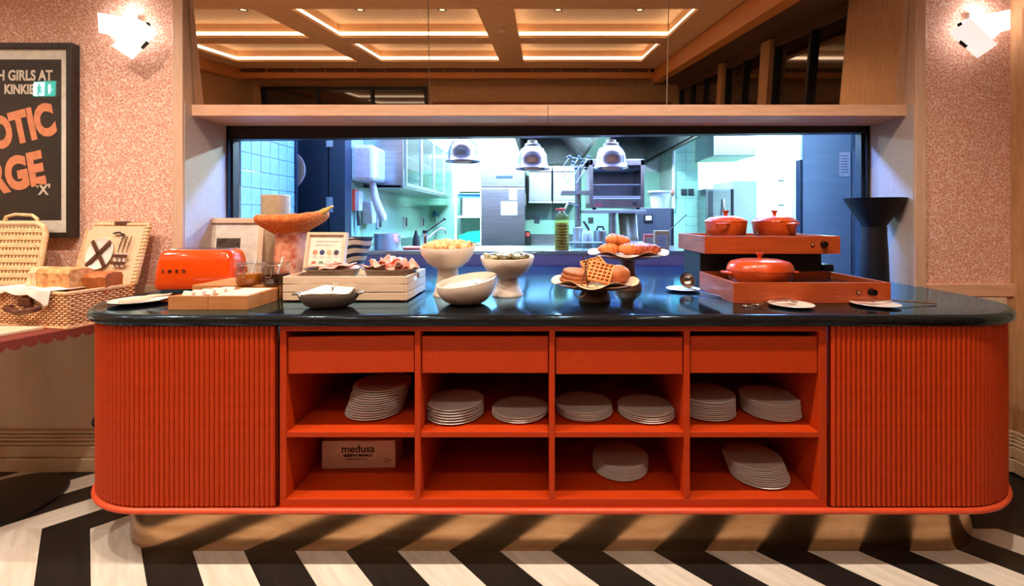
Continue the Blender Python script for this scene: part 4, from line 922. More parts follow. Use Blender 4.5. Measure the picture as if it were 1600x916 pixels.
MB().box(-0.31, 0.30, 0, 0.26, 0, ZU2 - ZT - 0.002).build('box_body', 'black', rs, bevel=0.004)
MB().box(0.305, 0.36, -0.01, 0.12, 0, 0.12).build('side_box', 'black', rs, bevel=0.012)
MB().tube([(0.36, 0.05, 0.04), (0.385, 0.05, 0.055), (0.40, 0.05, 0.02), (0.43, 0.06, 0.004)], 0.004, 8).build('cable', 'black', rs)
CAST = mat('orange_cast_iron', (224, 84, 26), 0.3, col2=(170, 52, 16), scale=7, coat=0.5)
def pot(lb, x, Y, z, r, h, oval=1.0, flat=False):
    t = thing('casserole', lb, 'pot', (Xp(x, Y), Y, z))
    MB().lathe([(0, 0), (r * 0.84, 0), (r * 0.88, 0.004), (r * 0.96, h * 0.6), (r, h - 0.004), (r, h), (r * 0.94, h), (r * 0.86, 0.01), (0, 0.008)], 44, sx=oval).build('pot_body', CAST, t, auto=50)
    lh = 0.042 if flat else 0.03
    if flat: lp_ = [(r * 1.01, 0), (r * 1.0, 0.006), (r * 0.97, 0.02), (r * 0.88, 0.036), (r * 0.6, 0.046), (0.0, 0.05)]
    else: lp_ = [(r * 1.02, 0), (r * 1.0, 0.005), (r * 0.86, 0.012), (r * 0.82, 0.018), (r * 0.45, 0.028), (0.0, 0.032)]
    l = MB().lathe([(r, h + 0.0003)] + [(a, h + 0.0005 + b) for a, b in lp_], 44, sx=oval).build('lid', CAST, t, auto=45)
    zt = h + lp_[-1][1] - 0.002
    MB().lathe([(0.01, zt), (0.008, zt + 0.008), (0.012, zt + 0.018), (0.019, zt + 0.024), (0.019, zt + 0.027), (0, zt + 0.028)], 20).build('lid_knob', CAST, l)
    for s in (-1, 1):
        MB().tube([(s * r * oval * 0.97, -0.03, h - 0.012), (s * (r * oval + 0.022), -0.018, h - 0.011), (s * (r * oval + 0.024), 0.018, h - 0.011), (s * r * oval * 0.97, 0.03, h - 0.012)], 0.006, 8).build('loop_handle', CAST, t)
    return t
zi = 0.0585
def rotpot(t, a): t.rotation_euler = (0, 0, R(a))
rotpot(pot('left round orange casserole with lid on the upper warmer', 1134, 2.37, ZU2 + zi, 0.104, 0.095), 60)
rotpot(pot('right round orange casserole with lid on the upper warmer', 1210, 2.37, ZU2 + zi, 0.108, 0.095), 110)
pot('shallow orange braiser with domed lid on the lower warmer', 1187, 2.03, ZT + zi, 0.125, 0.062, 1.12, True)
# dark pedestal vase
vz = thing('pedestal_vase', 'tall matt black pedestal vase with a wide flared bowl at the right jamb', 'vase', (Xp(1366, 2.47), 2.47, ZT + 0.0004))
hv = Zp(310, 2.47) - ZT; VM = mat('matt_black_ceramic', (16, 13, 17), 0.5, col2=(22, 18, 23), scale=30, bump=0.15, spec=0.35)
rv = 101 / 2 * 2.47 / F / 1.22
MB().lathe([(0, 0), (0.066, 0), (0.068, 0.01), (0.063, hv * 0.35), (0.057, hv * 0.58), (0.058, hv * 0.66)], 40).build('column', VM, vz)
MB().lathe([(0.05, hv * 0.64), (0.06, hv * 0.69), (0.1, hv * 0.83), (rv * 0.97, hv * 0.985), (rv, hv), (rv * 0.95, hv - 0.004), (0.08, hv * 0.82), (0, hv * 0.74)], 44).build('flared_bowl', VM, vz)
# ------------------------------------------------------------------ poster
YPF = 2.317
pf = thing('framed_poster', 'black framed dark poster with coral lettering on the left wall', 'poster', (Xp(-60, YPF), YPF, Zp(372, YPF)))
xr = Xp(111.5, YPF) - pf.location.x; hh = Zp(66.5, YPF) - pf.location.z; xl = -xr - 0.15; bw = 0.028
BF = mat('black_frame', (34, 26, 22), 0.45, col2=(44, 34, 28), scale=30)
for nm, b in (('frame_side', (xr - bw, xr, 0, 0.043, 0, hh)), ('frame_side', (xl, xl + bw, 0, 0.043, 0, hh)), ('frame_bottom', (xl + bw, xr - bw, 0, 0.043, 0, bw)), ('frame_top', (xl + bw, xr - bw, 0, 0.043, hh - bw, hh))):
    MB().box(*b).build(nm, BF, pf, bevel=0.0015)
MB().box(xl + bw, xr - bw, 0.012, 0.03, bw, hh - bw).build('mat_board', PAPER, pf)
yp = YPF + 0.011
px1, pz0, pz1 = Xp(95.5, yp) - pf.location.x, Zp(344, yp) - pf.location.z, Zp(93, yp) - pf.location.z
POST = mat('dark_poster_print', (44, 36, 31), 0.6, col2=(52, 43, 37), scale=50)
MB().box(xl + bw + 0.03, px1, 0.0105, 0.0119, pz0, pz1).build('print_sheet', POST, pf)
WT, CT = mat('poster_white', (238, 220, 200), 0.6), mat('poster_coral', (246, 152, 108), 0.6)
def ptxt(s, x, y, size, m, rotd=0, bold=0.004, xs=0.75, sh=0.0):
    return text(s, size, m, 'lettering', pf, (Xp(x, yp) - pf.location.x, 0.0096, Zp(y, yp) - pf.location.z), rot=(R(90), R(-rotd), 0), bold=bold, xs=xs, shear=sh)
ptxt('H GIRLS AT', -4, 125.5, 0.073, WT, 0, 0.0022, 0.76)
ptxt('KINKIE', 7, 146.5, 0.067, WT, 0, 0.0022, 0.74)
ptxt('!', 75, 146.5, 0.067, WT, 0, 0.0022, 0.74)
ptxt('OTIC', -12, 233, 0.212, CT, 15, 0.012, 0.68, 0.08)
ptxt('RGE', -16, 304, 0.222, CT, 13, 0.012, 0.72, 0.08)
ptxt("'X'", 57, 304, 0.075, WT, 0, 0.002, 0.9)
MB().box(xl + bw, xr - bw, 0.004, 0.006, bw, hh - bw).build('glass_pane', 'pane_pic', pf)
# exit sign hung in the room, mirrored in the poster glass
s_ = 1.85; ys = YPF + 0.012
ex = thing('exit_sign', 'small green lit exit sign hanging from the ceiling, mirrored in the poster glass', 'sign', (Xp(75, ys) - 1.083 * s_, ys - s_, Zp(140, ys) + 0.281 * s_), R(0))
ex.rotation_euler = (0, R(-3), R(196))
MB().box(-0.16, 0.16, -0.012, 0.012, -0.075, 0.075).build('sign_body', 'white', ex, bevel=0.003)
GS, GW = emat('exit_green', (10, 170, 130), 18.0), emat('exit_white', (190, 230, 255), 30.0)
MB().box(-0.152, 0.152, -0.0135, -0.012, -0.068, 0.068).build('sign_face', GS, ex)
MB().box(-0.002, 0.152, -0.0145, -0.0136, -0.062, 0.062).build('white_field', GW, ex)
MB().add([(-0.115, -0.0146, -0.005), (-0.04, -0.0146, -0.005), (-0.0775, -0.0146, -0.045), (-0.088, -0.0146, 0.045), (-0.067, -0.0146, 0.045), (-0.067, -0.0146, -0.01), (-0.088, -0.0146, -0.01)], [(0, 1, 2), (3, 6, 5, 4)]).build('arrow', GW, ex)
mb = MB().blob((0.07, -0.0155, 0.04), (0.011, 0.001, 0.011), 0, 1, 0, 12, 8)
for a_, b_, r_ in (((0.07, 0.025), (0.062, -0.008), 0.010), ((0.062, -0.008), (0.085, -0.028), 0.007), ((0.085, -0.028), (0.078, -0.052), 0.006), ((0.062, -0.008), (0.045, -0.03), 0.007), ((0.045, -0.03), (0.022, -0.034), 0.006), ((0.07, 0.02), (0.045, 0.008), 0.005), ((0.07, 0.02), (0.095, 0.004), 0.005)):
    mb.box(min(a_[0], b_[0]) - r_, max(a_[0], b_[0]) + r_, -0.0158, -0.0147, min(a_[1], b_[1]) - r_ * 0.5, max(a_[1], b_[1]) + r_ * 0.5)
mb.build('running_figure', GS, ex)
for sx in (-0.1, 0.1): MB().cyl((sx, 0, 0.075), (sx, 0, 3.0 - ex.location.z), 0.003, 6).build('hanger', 'steel2', ex)

# ------------------------------------------------------------------ sconces: two tilted white glass sheets in front of a bulb
SG = emat('lit_opal_glass', (255, 246, 236), 1.6)
SG2 = emat('lit_opal_glass_front', (250, 244, 238), 0.72)
def sconce(lb, sgn, polyA, polyB, clipA, clipB, bulb):
    Y0 = YW - 0.055; Y1 = YW - 0.09
    c = Wp(*bulb, YW); t = thing('wall_sconce', lb, 'wall lamp', (c.x, YW, c.z))
    def sheet(poly, Y, nm, m):
        pts = [(Xp(x, Y) - c.x, Zp(y, Y) - c.z) for x, y in poly]
        MB().prism(pts, -0.002, 0.002, Matrix.Translation((0, Y - YW, 0)) @ Matrix.Rotation(R(90), 4, 'X')).build(nm, m, t)
    sheet(polyA, Y0, 'glass_sheet', SG); sheet(polyB, Y1, 'glass_sheet', SG2)
    sheet(clipA, Y1 - 0.004, 'clip', 'black'); sheet(clipB, Y1 - 0.004, 'clip', 'black')
    MB().box(-0.04, 0.04, -0.02, -0.0005, -0.04, 0.04).build('back_plate', 'white', t)
    light('sconce_bulb', 'POINT', (c.x, YW - 0.035, c.z + 0.02), P_SCONCE, (1.0, 0.95, 0.92), shadow_soft_size=0.02)
sconce('white glass wall lamp beside the framed poster', 1, [(153, 20), (216, 30), (237, 40), (217, 62), (181, 63), (170, 54), (155, 51)], [(216, 30), (247, 51), (207, 93), (174.5, 72)], [(220, 74), (229, 64), (233.5, 68), (223, 77)], [(228, 34), (234, 36), (235, 42), (229, 38)], (208, 38))
sconce('white glass wall lamp on the right wallpaper strip', -1, [(1578, 15), (1520, 26), (1497, 36), (1515, 56), (1552, 60), (1563, 50), (1578, 46)], [(1515, 28), (1483, 52), (1527, 91), (1558, 70)], [(1498, 67), (1501, 63), (1512, 72), (1508, 75)], [(1496, 37), (1502, 34), (1503, 39), (1497, 42)], (1522, 34))

# ------------------------------------------------------------------ side table with scalloped cloth, hampers
tb = thing('side_table', 'side table with a dark red scalloped edge left of the counter', 'table', (-2.45, 2.02, 0)); bx_, by_ = -2.45, 2.02
ZTB = 0.80
edge = [Vector((-2.16, 1.55)), Vector((-2.0, 2.16)), Vector((-1.985, 2.33))]
poly = [(-3.1, 1.55), tuple(edge[0]), tuple(edge[1]), tuple(edge[2]), (-3.1, 2.33)]
REDC = mat('dark_red_cloth', (128, 48, 30), 0.8, col2=(112, 40, 24), scale=60)
MB().prism([(x - bx_, y - by_) for x, y in poly], ZTB - 0.02, ZTB).build('tabletop', REDC, tb, bevel=0.003)
def scallop(p, q, n):
    d = (q - p); L = d.length; u = d / L; nr = Vector((u.y, -u.x)); wv = L / n
    if sc_mesh.get(round(wv, 4)) is None:
        pts = [(0, 0)] + [(wv * (0.5 - 0.5 * math.cos(PI * k / 8)), -0.012 - 0.03 * math.sin(PI * k / 8)) for k in range(9)] + [(wv, 0)]
        o = MB().prism(pts, 0, 0.004, Matrix.Rotation(R(90), 4, 'X')).build('scallop', REDC, tb); sc_mesh[round(wv, 4)] = o.data; bpy.data.objects.remove(o)
    for i in range(n):
        a_ = p + u * wv * i + nr * 0.004
        link('scallop', sc_mesh[round(wv, 4)], tb, (a_.x - bx_, a_.y - by_, ZTB - 0.002), (0, 0, math.atan2(u.y, u.x)))
sc_mesh = {}
scallop(edge[0], edge[1], 13)
scallop(Vector((-3.1, 1.55)), edge[0], 19)
MB().lathe([(0, 0.04), (0.06, 0.038), (0.2, 0.02), (0.25, 0.012), (0.252, 0.0)], 48).build('round_base', mat('black_iron', (20, 18, 17), 0.35), tb)
MB().cyl((-0.0, 0, 0.03), (0, 0, ZTB - 0.02), 0.03, 20).build('pedestal_post', 'black', tb)
bd = MB().prism([(-2.62, 1.80), (-2.20, 1.80), (-2.145, 1.965), (-2.62, 2.0)], 0, 0.012).build('serving_board', PALEW, None, (0, 0, ZTB + 0.0004), bevel=0.002); tag(bd, 'pale wooden serving board in front of the hamper on the side table', 'board')
WIC = mat('wicker_strand', (240, 194, 146), 0.6, col2=(220, 162, 110), scale=60); WICD = mat('wicker_dark', (176, 116, 72), 0.7)
WICL = mat('pale_wicker', (240, 206, 160), 0.6, col2=(222, 180, 130), scale=60)
LEA = mat('brown_leather', (96, 48, 28), 0.5, col2=(78, 38, 22), scale=40)
def basket(root, a, b, h, rowsn, ns, m, t=0.0042):
    mb = MB()
    def per(s, off):
        L = 2 * (2 * a + 2 * b); s = s % L
        segs = [((-a, -b), (1, 0), 2 * a), ((a, -b), (0, 1), 2 * b), ((a, b), (-1, 0), 2 * a), ((-a, b), (0, -1), 2 * b)]
        for (p, d, l) in segs:
            if s <= l: return (p[0] + d[0] * s + d[1] * off, p[1] + d[1] * s - d[0] * off)
            s -= l
        return segs[0][0]
    L = 2 * (2 * a + 2 * b)
    for k in range(rowsn):
        z = 0.006 + (h - 0.012) * k / (rowsn - 1)
        mb.tube([per(L * i / (ns * 2), (0.0042 if (i // 1 + k) % 2 else -0.0042)) + (z,) for i in range(ns * 2)], t, 5, True)
    wv = mb.build('weave', m, root); wv['kind'] = 'stuff'
    mb = MB()
    for i in range(ns * 2):
        x, y = per(L * i / (ns * 2), 0); mb.tube([(x, y, 0), (x, y, h)], 0.003, 5)
    st_ = mb.build('stakes', WICD, root); st_['kind'] = 'stuff'
    for z in (0.004, h): MB().tube([(-a, -b, z), (0, -b, z), (a, -b, z), (a, 0, z), (a, b, z), (0, b, z), (-a, b, z), (-a, 0, z)], 0.009, 8, True).build('rim_band', m, root)
    MB().box(-a, a, -b, b, 0.0, 0.008).build('base_panel', WICD, root)
hp = thing('picnic_hamper', 'open wicker picnic hamper full of bread next to the counter', 'hamper', (-2.205, 2.13, ZTB + 0.001), R(-10.5)); ha, hb, hz = 0.188, 0.135, 0.152
basket(hp, ha, hb, hz, 15, 44, WIC)
lid = MB().box(-ha, ha, 0, 0.012, 0, 0.30).build('lid', mat('lid_lining', (236, 200, 164), 0.8, col2=(228, 190, 152), scale=60), hp, (0, hb + 0.002, hz + 0.004), (R(-14), 0, 0))
MB().tube([(-ha, 0.004, 0), (-ha, 0.004, 0.30), (ha, 0.004, 0.30), (ha, 0.004, 0)], 0.011, 8).build('lid_rim', WICL, lid)
mb = MB()
for k in range(16): mb.tube([(ha + 0.002, -0.010, 0.01 + k * 0.018), (ha + 0.017, -0.004, 0.014 + k * 0.018), (ha + 0.019, 0.008, 0.018 + k * 0.018), (ha + 0.004, 0.016, 0.022 + k * 0.018)], 0.005, 5)
mb.build('rim_weave', WICL, lid, (-0.012, 0, 0))
MB().lathe([(0, -0.005), (0.07, -0.005), (0.082, -0.012), (0.08, -0.014), (0.068, -0.008), (0, -0.008)], 36, T=Matrix.Translation((-0.055, 0, 0.145)) @ Matrix.Rotation(R(-90), 4, 'X')).build('picnic_plate', OP, lid)
for s in (-1, 1): MB().box(-0.085, 0.085, -0.019, -0.015, -0.009, 0.009, Matrix.Translation((-0.055, 0, 0.145)) @ Matrix.Rotation(R(48 * s), 4, 'Y')).build('leather_strap', LEA, lid)
for i in range(3):
    x = 0.055 + i * 0.026
    c_ = MB().tube([(x, -0.012, 0.08), (x + 0.004, -0.012, 0.15)], [0.006, 0.005], 8).build('cutlery_handle', 'white_gloss', lid)
    MB().tube([(x + 0.004, -0.012, 0.15), (x + 0.008, -0.012, 0.19), (x + 0.012, -0.012, 0.235)], [0.003, 0.006, 0.003], 8, flat=0.4).build('cutlery_tip', SILVER, lid)
for z in (0.10, 0.135): MB().box(0.04, 0.125, -0.022, -0.016, z - 0.008, z + 0.006).build('leather_strap', LEA, lid)
MB().tube([(0.0, -0.01, 0.25), (0.04, -0.016, 0.255), (0.07, -0.014, 0.24)], 0.007, 8, flat=0.5).build('corkscrew', 'black', lid)
MB().tube([(0.066 + 0.013 * math.cos(q), -0.014, 0.235 + 0.013 * math.sin(q)) for q in [2 * PI * k / 16 for k in range(16)]], 0.003, 6, True).build('corkscrew_ring', SILVER, lid)
MB().box(-0.02, 0.06, -0.008, 0.016, 0.295, 0.315).build('lid_tab', LEA, lid, bevel=0.004)
hd = MB().tube([(-0.10, -hb - 0.012, 0.09), (-0.10, -hb - 0.03, 0.085), (-0.02, -hb - 0.036, 0.07), (0.06, -hb - 0.03, 0.085), (0.06, -hb - 0.012, 0.09)], [0.012, 0.012, 0.013, 0.012, 0.012], 8).build('carry_handle', LEA, hp)
MB().box(-0.055, 0.015, -hb - 0.02, -hb - 0.006, 0.095, 0.13).build('latch', LEA, hp, bevel=0.004)
# cloth draped over the hamper edge
rows = []
for j in range(12):
    v = j / 11
    row = []
    for i in range(25):
        u = i / 24; x = -0.22 + 0.34 * u
        drop = max(0.0, (v - 0.45) / 0.55); y = -0.02 - 0.123 * min(1, v / 0.45) - (0.006 if v > 0.45 else 0)
        ln = (0.02 + 0.055 * max(0, 1 - abs(u - 0.92) / 0.25) + 0.008 * math.sin(u * 14)) * drop
        row.append((x, y - 0.004 * math.sin(u * 20) * drop - 0.006 * drop, 0.166 + 0.004 * math.sin(u * 17 + v * 4) - ln))
    rows.append(row)
o = MB().surf(rows).build('tea_towel', NAP, None, hp.location, hp.rotation_euler, solid=0.003); tag(o, 'white tea towel draped over the front edge of the picnic hamper', 'tea towel')
MB().box(-0.05, 0.02, -0.143, -0.139, 0.0, 0.001).build('red_stripe', SACHR, o, (0, -0.006, 0.171))
LOAF = mat('loaf_crumb', (236, 182, 120), 0.75, col2=(196, 124, 66), scale=38, bump=0.4, bscale=60); LCR = mat('loaf_crust', (196, 110, 50), 0.6, col2=(170, 90, 38), scale=20)
LOAFP = mat('loaf_pale', (246, 214, 172), 0.75, col2=(240, 200, 152), scale=40)
def loaf(lb, x, y, L, w_, h_, rz, m, z=0.1):
    T_ = Matrix.Rotation(R(-10.5), 4, 'Z') @ Vector((x, y, z)); t = thing('bread_loaf', lb, 'bread', (hp.location.x + T_.x, hp.location.y + T_.y, hp.location.z + T_.z), R(-10.5 + rz), 'loaves in the hamper')
    pr = [(-w_ / 2, 0), (-w_ / 2, h_ * 0.6), (-w_ * 0.54, h_ * 0.8), (-w_ * 0.42, h_ * 0.97), (0, h_ * 1.03), (w_ * 0.42, h_ * 0.97), (w_ * 0.54, h_ * 0.8), (w_ / 2, h_ * 0.6), (w_ / 2, 0)]
    n = 14; rows = [[(L * i / n - L / 2, u * (1 + 0.03 * math.sin(i * 2.3)), v * (1 + 0.03 * math.sin(i * 1.7))) for u, v in pr] for i in range(n + 1)]
    mb = MB().surf(rows, cu=True); mb.add(rows[0], [tuple(range(9))]); mb.add(rows[-1], [tuple(range(9))])
    mb.build('loaf_body', m, t, auto=40)
    for i in range(3): MB().add([(-L / 2 - 0.001 - 0.012 * i, u * 1.03, v * 1.02) for u, v in pr] + [(-L / 2 - 0.010 - 0.012 * i, u * 1.03, v * 1.02) for u, v in pr], [tuple(range(9)), tuple(range(9, 18))] + [(k, (k + 1) % 9, 9 + (k + 1) % 9, 9 + k) for k in range(9)]).build('cut_slice', LOAFP if m is LOAF else m, t)
loaf('sliced wholegrain loaf across the middle of the hamper', 0.02, -0.03, 0.17, 0.10, 0.10, 4, LOAF, 0.15)
loaf('brown seeded loaf at the right end of the hamper', 0.10, 0.03, 0.17, 0.10, 0.10, 18, LCR, 0.125)
ws = thing('bread_slice', 'thick pale bread slice standing at the left of the hamper', 'bread', tuple(hp.location + (Matrix.Rotation(R(-10.5), 4, 'Z') @ Vector((-0.12, -0.075, 0.165)))), R(-30)); ws.rotation_euler = (R(-14), 0, R(-24))
MB().box(-0.05, 0.05, 0, 0.022, 0, 0.09).build('crumb', LOAFP, ws, bevel=0.008); MB().box(0.05, 0.056, 0, 0.022, 0, 0.09).build('crust', LCR, ws, bevel=0.002)
# second wicker case, lid open, mostly out of frame
wc = thing('wicker_case', 'pale open wicker case with a lattice lid under the framed poster', 'basket', (-2.68, 2.09, ZTB + 0.001), R(-3)); ca, cbb, cz = 0.21, 0.12, 0.11
basket(wc, ca, cbb, cz, 11, 40, WICL)
cl = MB().tube([(-ca, 0, 0), (-ca, 0, 0.27), (-ca + 0.015, 0, 0.31), (-ca + 0.05, 0, 0.325), (ca - 0.05, 0, 0.325), (ca - 0.015, 0, 0.31), (ca, 0, 0.27), (ca, 0, 0)], 0.012, 8).build('lid', WICL, wc, (0.015, cbb + 0.008, cz + 0.02), (R(-9), 0, 0))
for k in range(8):
    z = 0.02 + k * 0.037; MB().box(-ca + 0.01, ca - 0.01, -0.006, 0.004, z, z + 0.022).build('lattice_band', WICL, cl, bevel=0.003)
for k in range(22):
    x = -ca + 0.012 + k * 0.0185; MB().box(x, x + 0.010, -0.002, 0.007, 0.01, 0.31).build('lattice_stake', WICL, cl)
MB().tube([(-0.02, 0, 0.33), (-0.015, 0, 0.36), (0.03, 0, 0.372), (0.12, 0, 0.368), (0.15, 0, 0.35), (0.152, 0, 0.33)], 0.008, 8).build('carry_handle', WICL, cl)
kn = MB().lathe([(0, 0.0), (0.028, 0.0), (0.03, 0.006), (0.022, 0.018), (0, 0.02)], 24, T=Matrix.Rotation(R(90), 4, 'X')).build('wall_fitting', 'black_gloss', None, (Xp(158, YW), YW - 0.013, Zp(657, YW))); tag(kn, 'black round wall fitting just left of the counter near the floor', 'wall fitting')
# ------------------------------------------------------------------ kitchen shell
struct(MB().box(-2.6, 4.2, 2.76, 6.6, -0.05, -0.01).build('floor_kitchen', 'kfloor'), 'kitchen floor')
struct(MB().box(-2.6, 4.2, 2.72, 6.6, 2.75, 2.85).build('ceiling_kitchen', 'kwhite'), 'white kitchen ceiling')
XK = -1.56; YKB = 6.4
struct(MB().box(-2.6, XL - 0.05, 2.73, 2.83, 0, 2.76).build('wall_kitchen_front_left', 'kwhite'), 'kitchen side of the hatch wall')
struct(MB().box(XR + 0.055, 4.2, 2.73, 2.83, 0, 2.76).build('wall_kitchen_front_right', 'kwhite'), 'kitchen side of the hatch wall')
wt = struct(MB().box(-1.90, -1.812, 2.735, 3.335, 0, 2.76).build('wall_kitchen_tiled', 'grout'), 'white glazed tile wall just inside the hatch')
tl = None
for j in range(10):
    for i in range(6):
        y = 2.738 + i * 0.0995; z = 0.935 + j * 0.107
        if tl is None: o = MB().box(-0.008, 0.0, 0.0, 0.0965, 0, 0.1035).build('tile', 'glaze', wt, (-1.804, y, z), bevel=0.002); tl = o.data
        else: o = link('tile', tl, wt, (-1.804, y, z), bevel=0.002)
        o.rotation_euler = (R(random.uniform(-0.5, .5)), R(random.uniform(-.6, .6)), R(random.uniform(-.8, .8)))
struct(MB().box(-1.90, -1.79, 3.335, 3.352, 0, 2.76).build('trim_kitchen_post', 'navy'), 'navy door post in the kitchen')
dr_ = struct(MB().box(-2.45, Xp(514, 3.6), 3.58, 3.62, 0, 2.2).build('door_1', 'navy'), 'navy kitchen door with a round window')
pc = (Xp(446, 3.58), 3.578, Zp(266, 3.58))
TX = Matrix.Translation(pc) @ Matrix.Rotation(R(90), 4, 'X')
MB().lathe([(0.135, 0.0), (0.135, 0.012), (0.16, 0.012), (0.16, 0.0)], 40, T=TX).build('porthole_ring', 'white', dr_)
MB().lathe([(0.0, 0.004), (0.135, 0.004)], 40, T=TX).build('porthole_pane', mat('porthole_glass', (206, 238, 232), 0.2, col2=(196, 230, 226)), dr_)
for z in (Zp(218, 3.58), Zp(320, 3.58)): MB().box(Xp(511, 3.58), Xp(521, 3.58), 3.565, 3.58, z - 0.06, z + 0.06).build('hinge', 'steel2', dr_)
struct(MB().box(-2.6, Xp(514, 3.6), 3.58, 3.68, 2.2, 2.76).build('wall_kitchen_over_door', 'navy'), 'navy panel over the kitchen door')
struct(MB().box(Xp(516, 3.6), XK + 0.02, 3.58, 3.70, 0, 2.76).build('trim_kitchen_frame', 'navy'), 'navy door frame in the kitchen')
struct(MB().box(XK - 0.1, XK, 3.70, YKB, 0, 2.0).build('wall_kitchen_left', 'greentile'), 'mint tiled kitchen side wall')
struct(MB().box(XK - 0.1, XK, 3.70, YKB, 2.0, 2.76).build('wall_kitchen_left_upper', 'kwhite'), 'white upper part of the kitchen side wall')
struct(MB().box(XK - 0.1, 4.2, YKB, YKB + 0.1, 0, 1.93).build('wall_kitchen_back', 'greenback'), 'mint tiled kitchen back wall')
struct(MB().box(XK - 0.1, 4.2, YKB, YKB + 0.1, 1.93, 2.76).build('wall_kitchen_back_upper', 'kwhite'), 'white upper part of the kitchen back wall')
struct(MB().box(4.1, 4.2, 2.76, 6.5, 0, 2.76).build('wall_kitchen_right', 'kwhite'), 'white kitchen end wall')
pp = struct(MB().box(Xp(1053, 5.7), Xp(1091, 5.7), 5.706, YKB, 0, 2.76).build('wall_kitchen_pier', 'grout'), 'mint tiled pier in the kitchen')
tl = None; w2 = (Xp(1091, 5.7) - Xp(1053, 5.7)) / 2
for j in range(14):
    for i in range(2):
        lc = (Xp(1053, 5.7) + i * w2 + 0.001, 5.706, 0.95 + j * 0.115)
        if tl is None: o = MB().box(0, w2 - 0.003, -0.006, 0, 0, 0.112).build('tile', 'mint', pp, lc, bevel=0.002); tl = o.data
        else: link('tile', tl, pp, lc, bevel=0.002)
wd = struct(MB().box(Xp(1180, 6.36), Xp(1236, 6.36), 6.35, 6.40, 0, 2.4).build('door_2', 'white'), 'white door at the far end of the kitchen')
for z in (Zp(282, 6.35), Zp(320, 6.35)): MB().box(Xp(1216, 6.35), Xp(1225, 6.35), 6.335, 6.35, z - 0.006, z + 0.006).build('door_handle', 'steel_dark', wd)
for i, ((x, y), kk) in enumerate(zip(KPANELS, KPOW)):
    t = thing('ceiling_light_panel', ['long white ceiling light panel over the left of the kitchen', 'long white ceiling light panel above the pass right of centre', 'long white ceiling light panel above the pass left of centre', 'long white ceiling light panel by the white kitchen door', 'long white ceiling light panel over the right of the pass'][i], 'light', (x, y, 2.75))
    for q in ((-0.58, -0.555, -0.17, 0.17), (0.555, 0.58, -0.17, 0.17), (-0.555, 0.555, -0.17, -0.145), (-0.555, 0.555, 0.145, 0.17)): MB().box(*q, -0.03, 0).build('housing', 'white', t)
pst = thing('pass_blue_fill_lamp', 'added violet blue fill lamp, unseen above the hatch on the kitchen side', 'light', (0.1, 2.84, 2.33))  # housing for the added blue violet fill, out of view
for q in ((-1.64, 1.64, -0.01, 0.05, 0.05, 0.08), (-1.64, 1.64, -0.01, 0.01, -0.05, 0.05), (-1.66, -1.62, -0.01, 0.05, -0.04, 0.08), (1.62, 1.66, -0.01, 0.05, -0.04, 0.08)): MB().box(*q).build('housing', 'white', pst)
# ------------------------------------------------------------------ pass counter and what stands on it
ps = thing('pass_counter', 'stainless steel pass counter behind the hatch', 'counter', (0.2, 3.36, 0)); ZP = 1.037
MB().box(-1.70, 1.62, 0, 0.62, ZP - 0.03, ZP).build('worktop', 'steel', ps, bevel=0.004)
MB().box(-1.70, 1.62, 0.002, 0.02, 0.9, ZP - 0.03).build('front_panel', 'passfront', ps)
MB().box(-1.68, 1.60, 0.03, 0.6, 0.05, ZP - 0.032).build('cabinet_body', 'steel_dark', ps)
def onp(x, Y): return (Xp(x, Y), Y, ZP + 0.0004)
ob = thing('oil_bottle', 'ribbed clear bottle of golden oil with a red cap on the pass counter', 'bottle', onp(878, 3.43))
prf = [(0, 0)]
for k in range(8): prf += [(0.056, 0.004 + k * 0.028), (0.057, 0.016 + k * 0.028), (0.052, 0.026 + k * 0.028)]
prf += [(0.056, 0.235), (0.05, 0.262), (0.026, 0.288), (0.021, 0.298)]
MB().lathe([(a * 0.93, b * 0.78 + 0.002) for a, b in prf[:-2]] + [(0, 0.205)], 28).build('oil', mat('golden_oil', (176, 156, 60), 0.15, col2=(140, 116, 44)), ob)
MB().lathe(prf, 28).build('bottle_body', panemat('bottle_plastic', (240, 240, 190), 0.06), ob)
MB().lathe([(0.024, 0.296), (0.024, 0.315), (0.012, 0.318), (0, 0.318)], 20).build('cap', mat('red_cap', (226, 84, 74), 0.4), ob)
MB().tube([(-0.02, 0, 0.306), (-0.045, 0, 0.312), (-0.05, 0, 0.304), (-0.02, 0, 0.298)], 0.005, 6).build('cap_strap', MATS['red_cap'], ob)
pt = thing('steel_pan', 'deep round steel pan on the left of the pass counter', 'pan', onp(605, 3.56))
MB().lathe([(0, 0), (0.095, 0), (0.1, 0.008), (0.1, 0.118), (0.104, 0.122), (0.098, 0.12), (0.095, 0.01), (0, 0.008)], 36).build('pan_body', 'steel2', pt, auto=50)
for s in (-1, 1): MB().tube([(s * 0.1, -0.025, 0.095), (s * 0.125, -0.02, 0.095), (s * 0.125, 0.02, 0.095), (s * 0.1, 0.025, 0.095)], 0.005, 8).build('loop_handle', 'steel2', pt)
tag(MB().box(-0.105, 0.105, -0.08, 0.08, 0, 0.02).build('chopping_board', mat('pink_board', (244, 128, 118), 0.5), None, onp(655, 3.52), (0, 0, R(4)), bevel=0.004), 'pink chopping board behind the melon bowl', 'chopping board')
fa = thing('mixer_tap', 'steel tap with a long black lever left of the melon bowl', 'tap', onp(664, 3.62))
MB().lathe([(0.022, 0), (0.022, 0.11), (0.018, 0.12), (0, 0.12)], 20).build('tap_body', 'chrome', fa); MB().lathe([(0.02, 0.12), (0.02, 0.145), (0, 0.147)], 20).build('cap', 'black', fa)
MB().tube([(0.02, 0, 0.135), (0.15, 0.02, 0.232)], [0.006, 0.006], 8).build('lever', 'black', fa); MB().blob((0.152, 0.02, 0.234), (0.012, 0.012, 0.012), 0, 1, 0, 12, 8).build('lever_knob', 'black', fa)
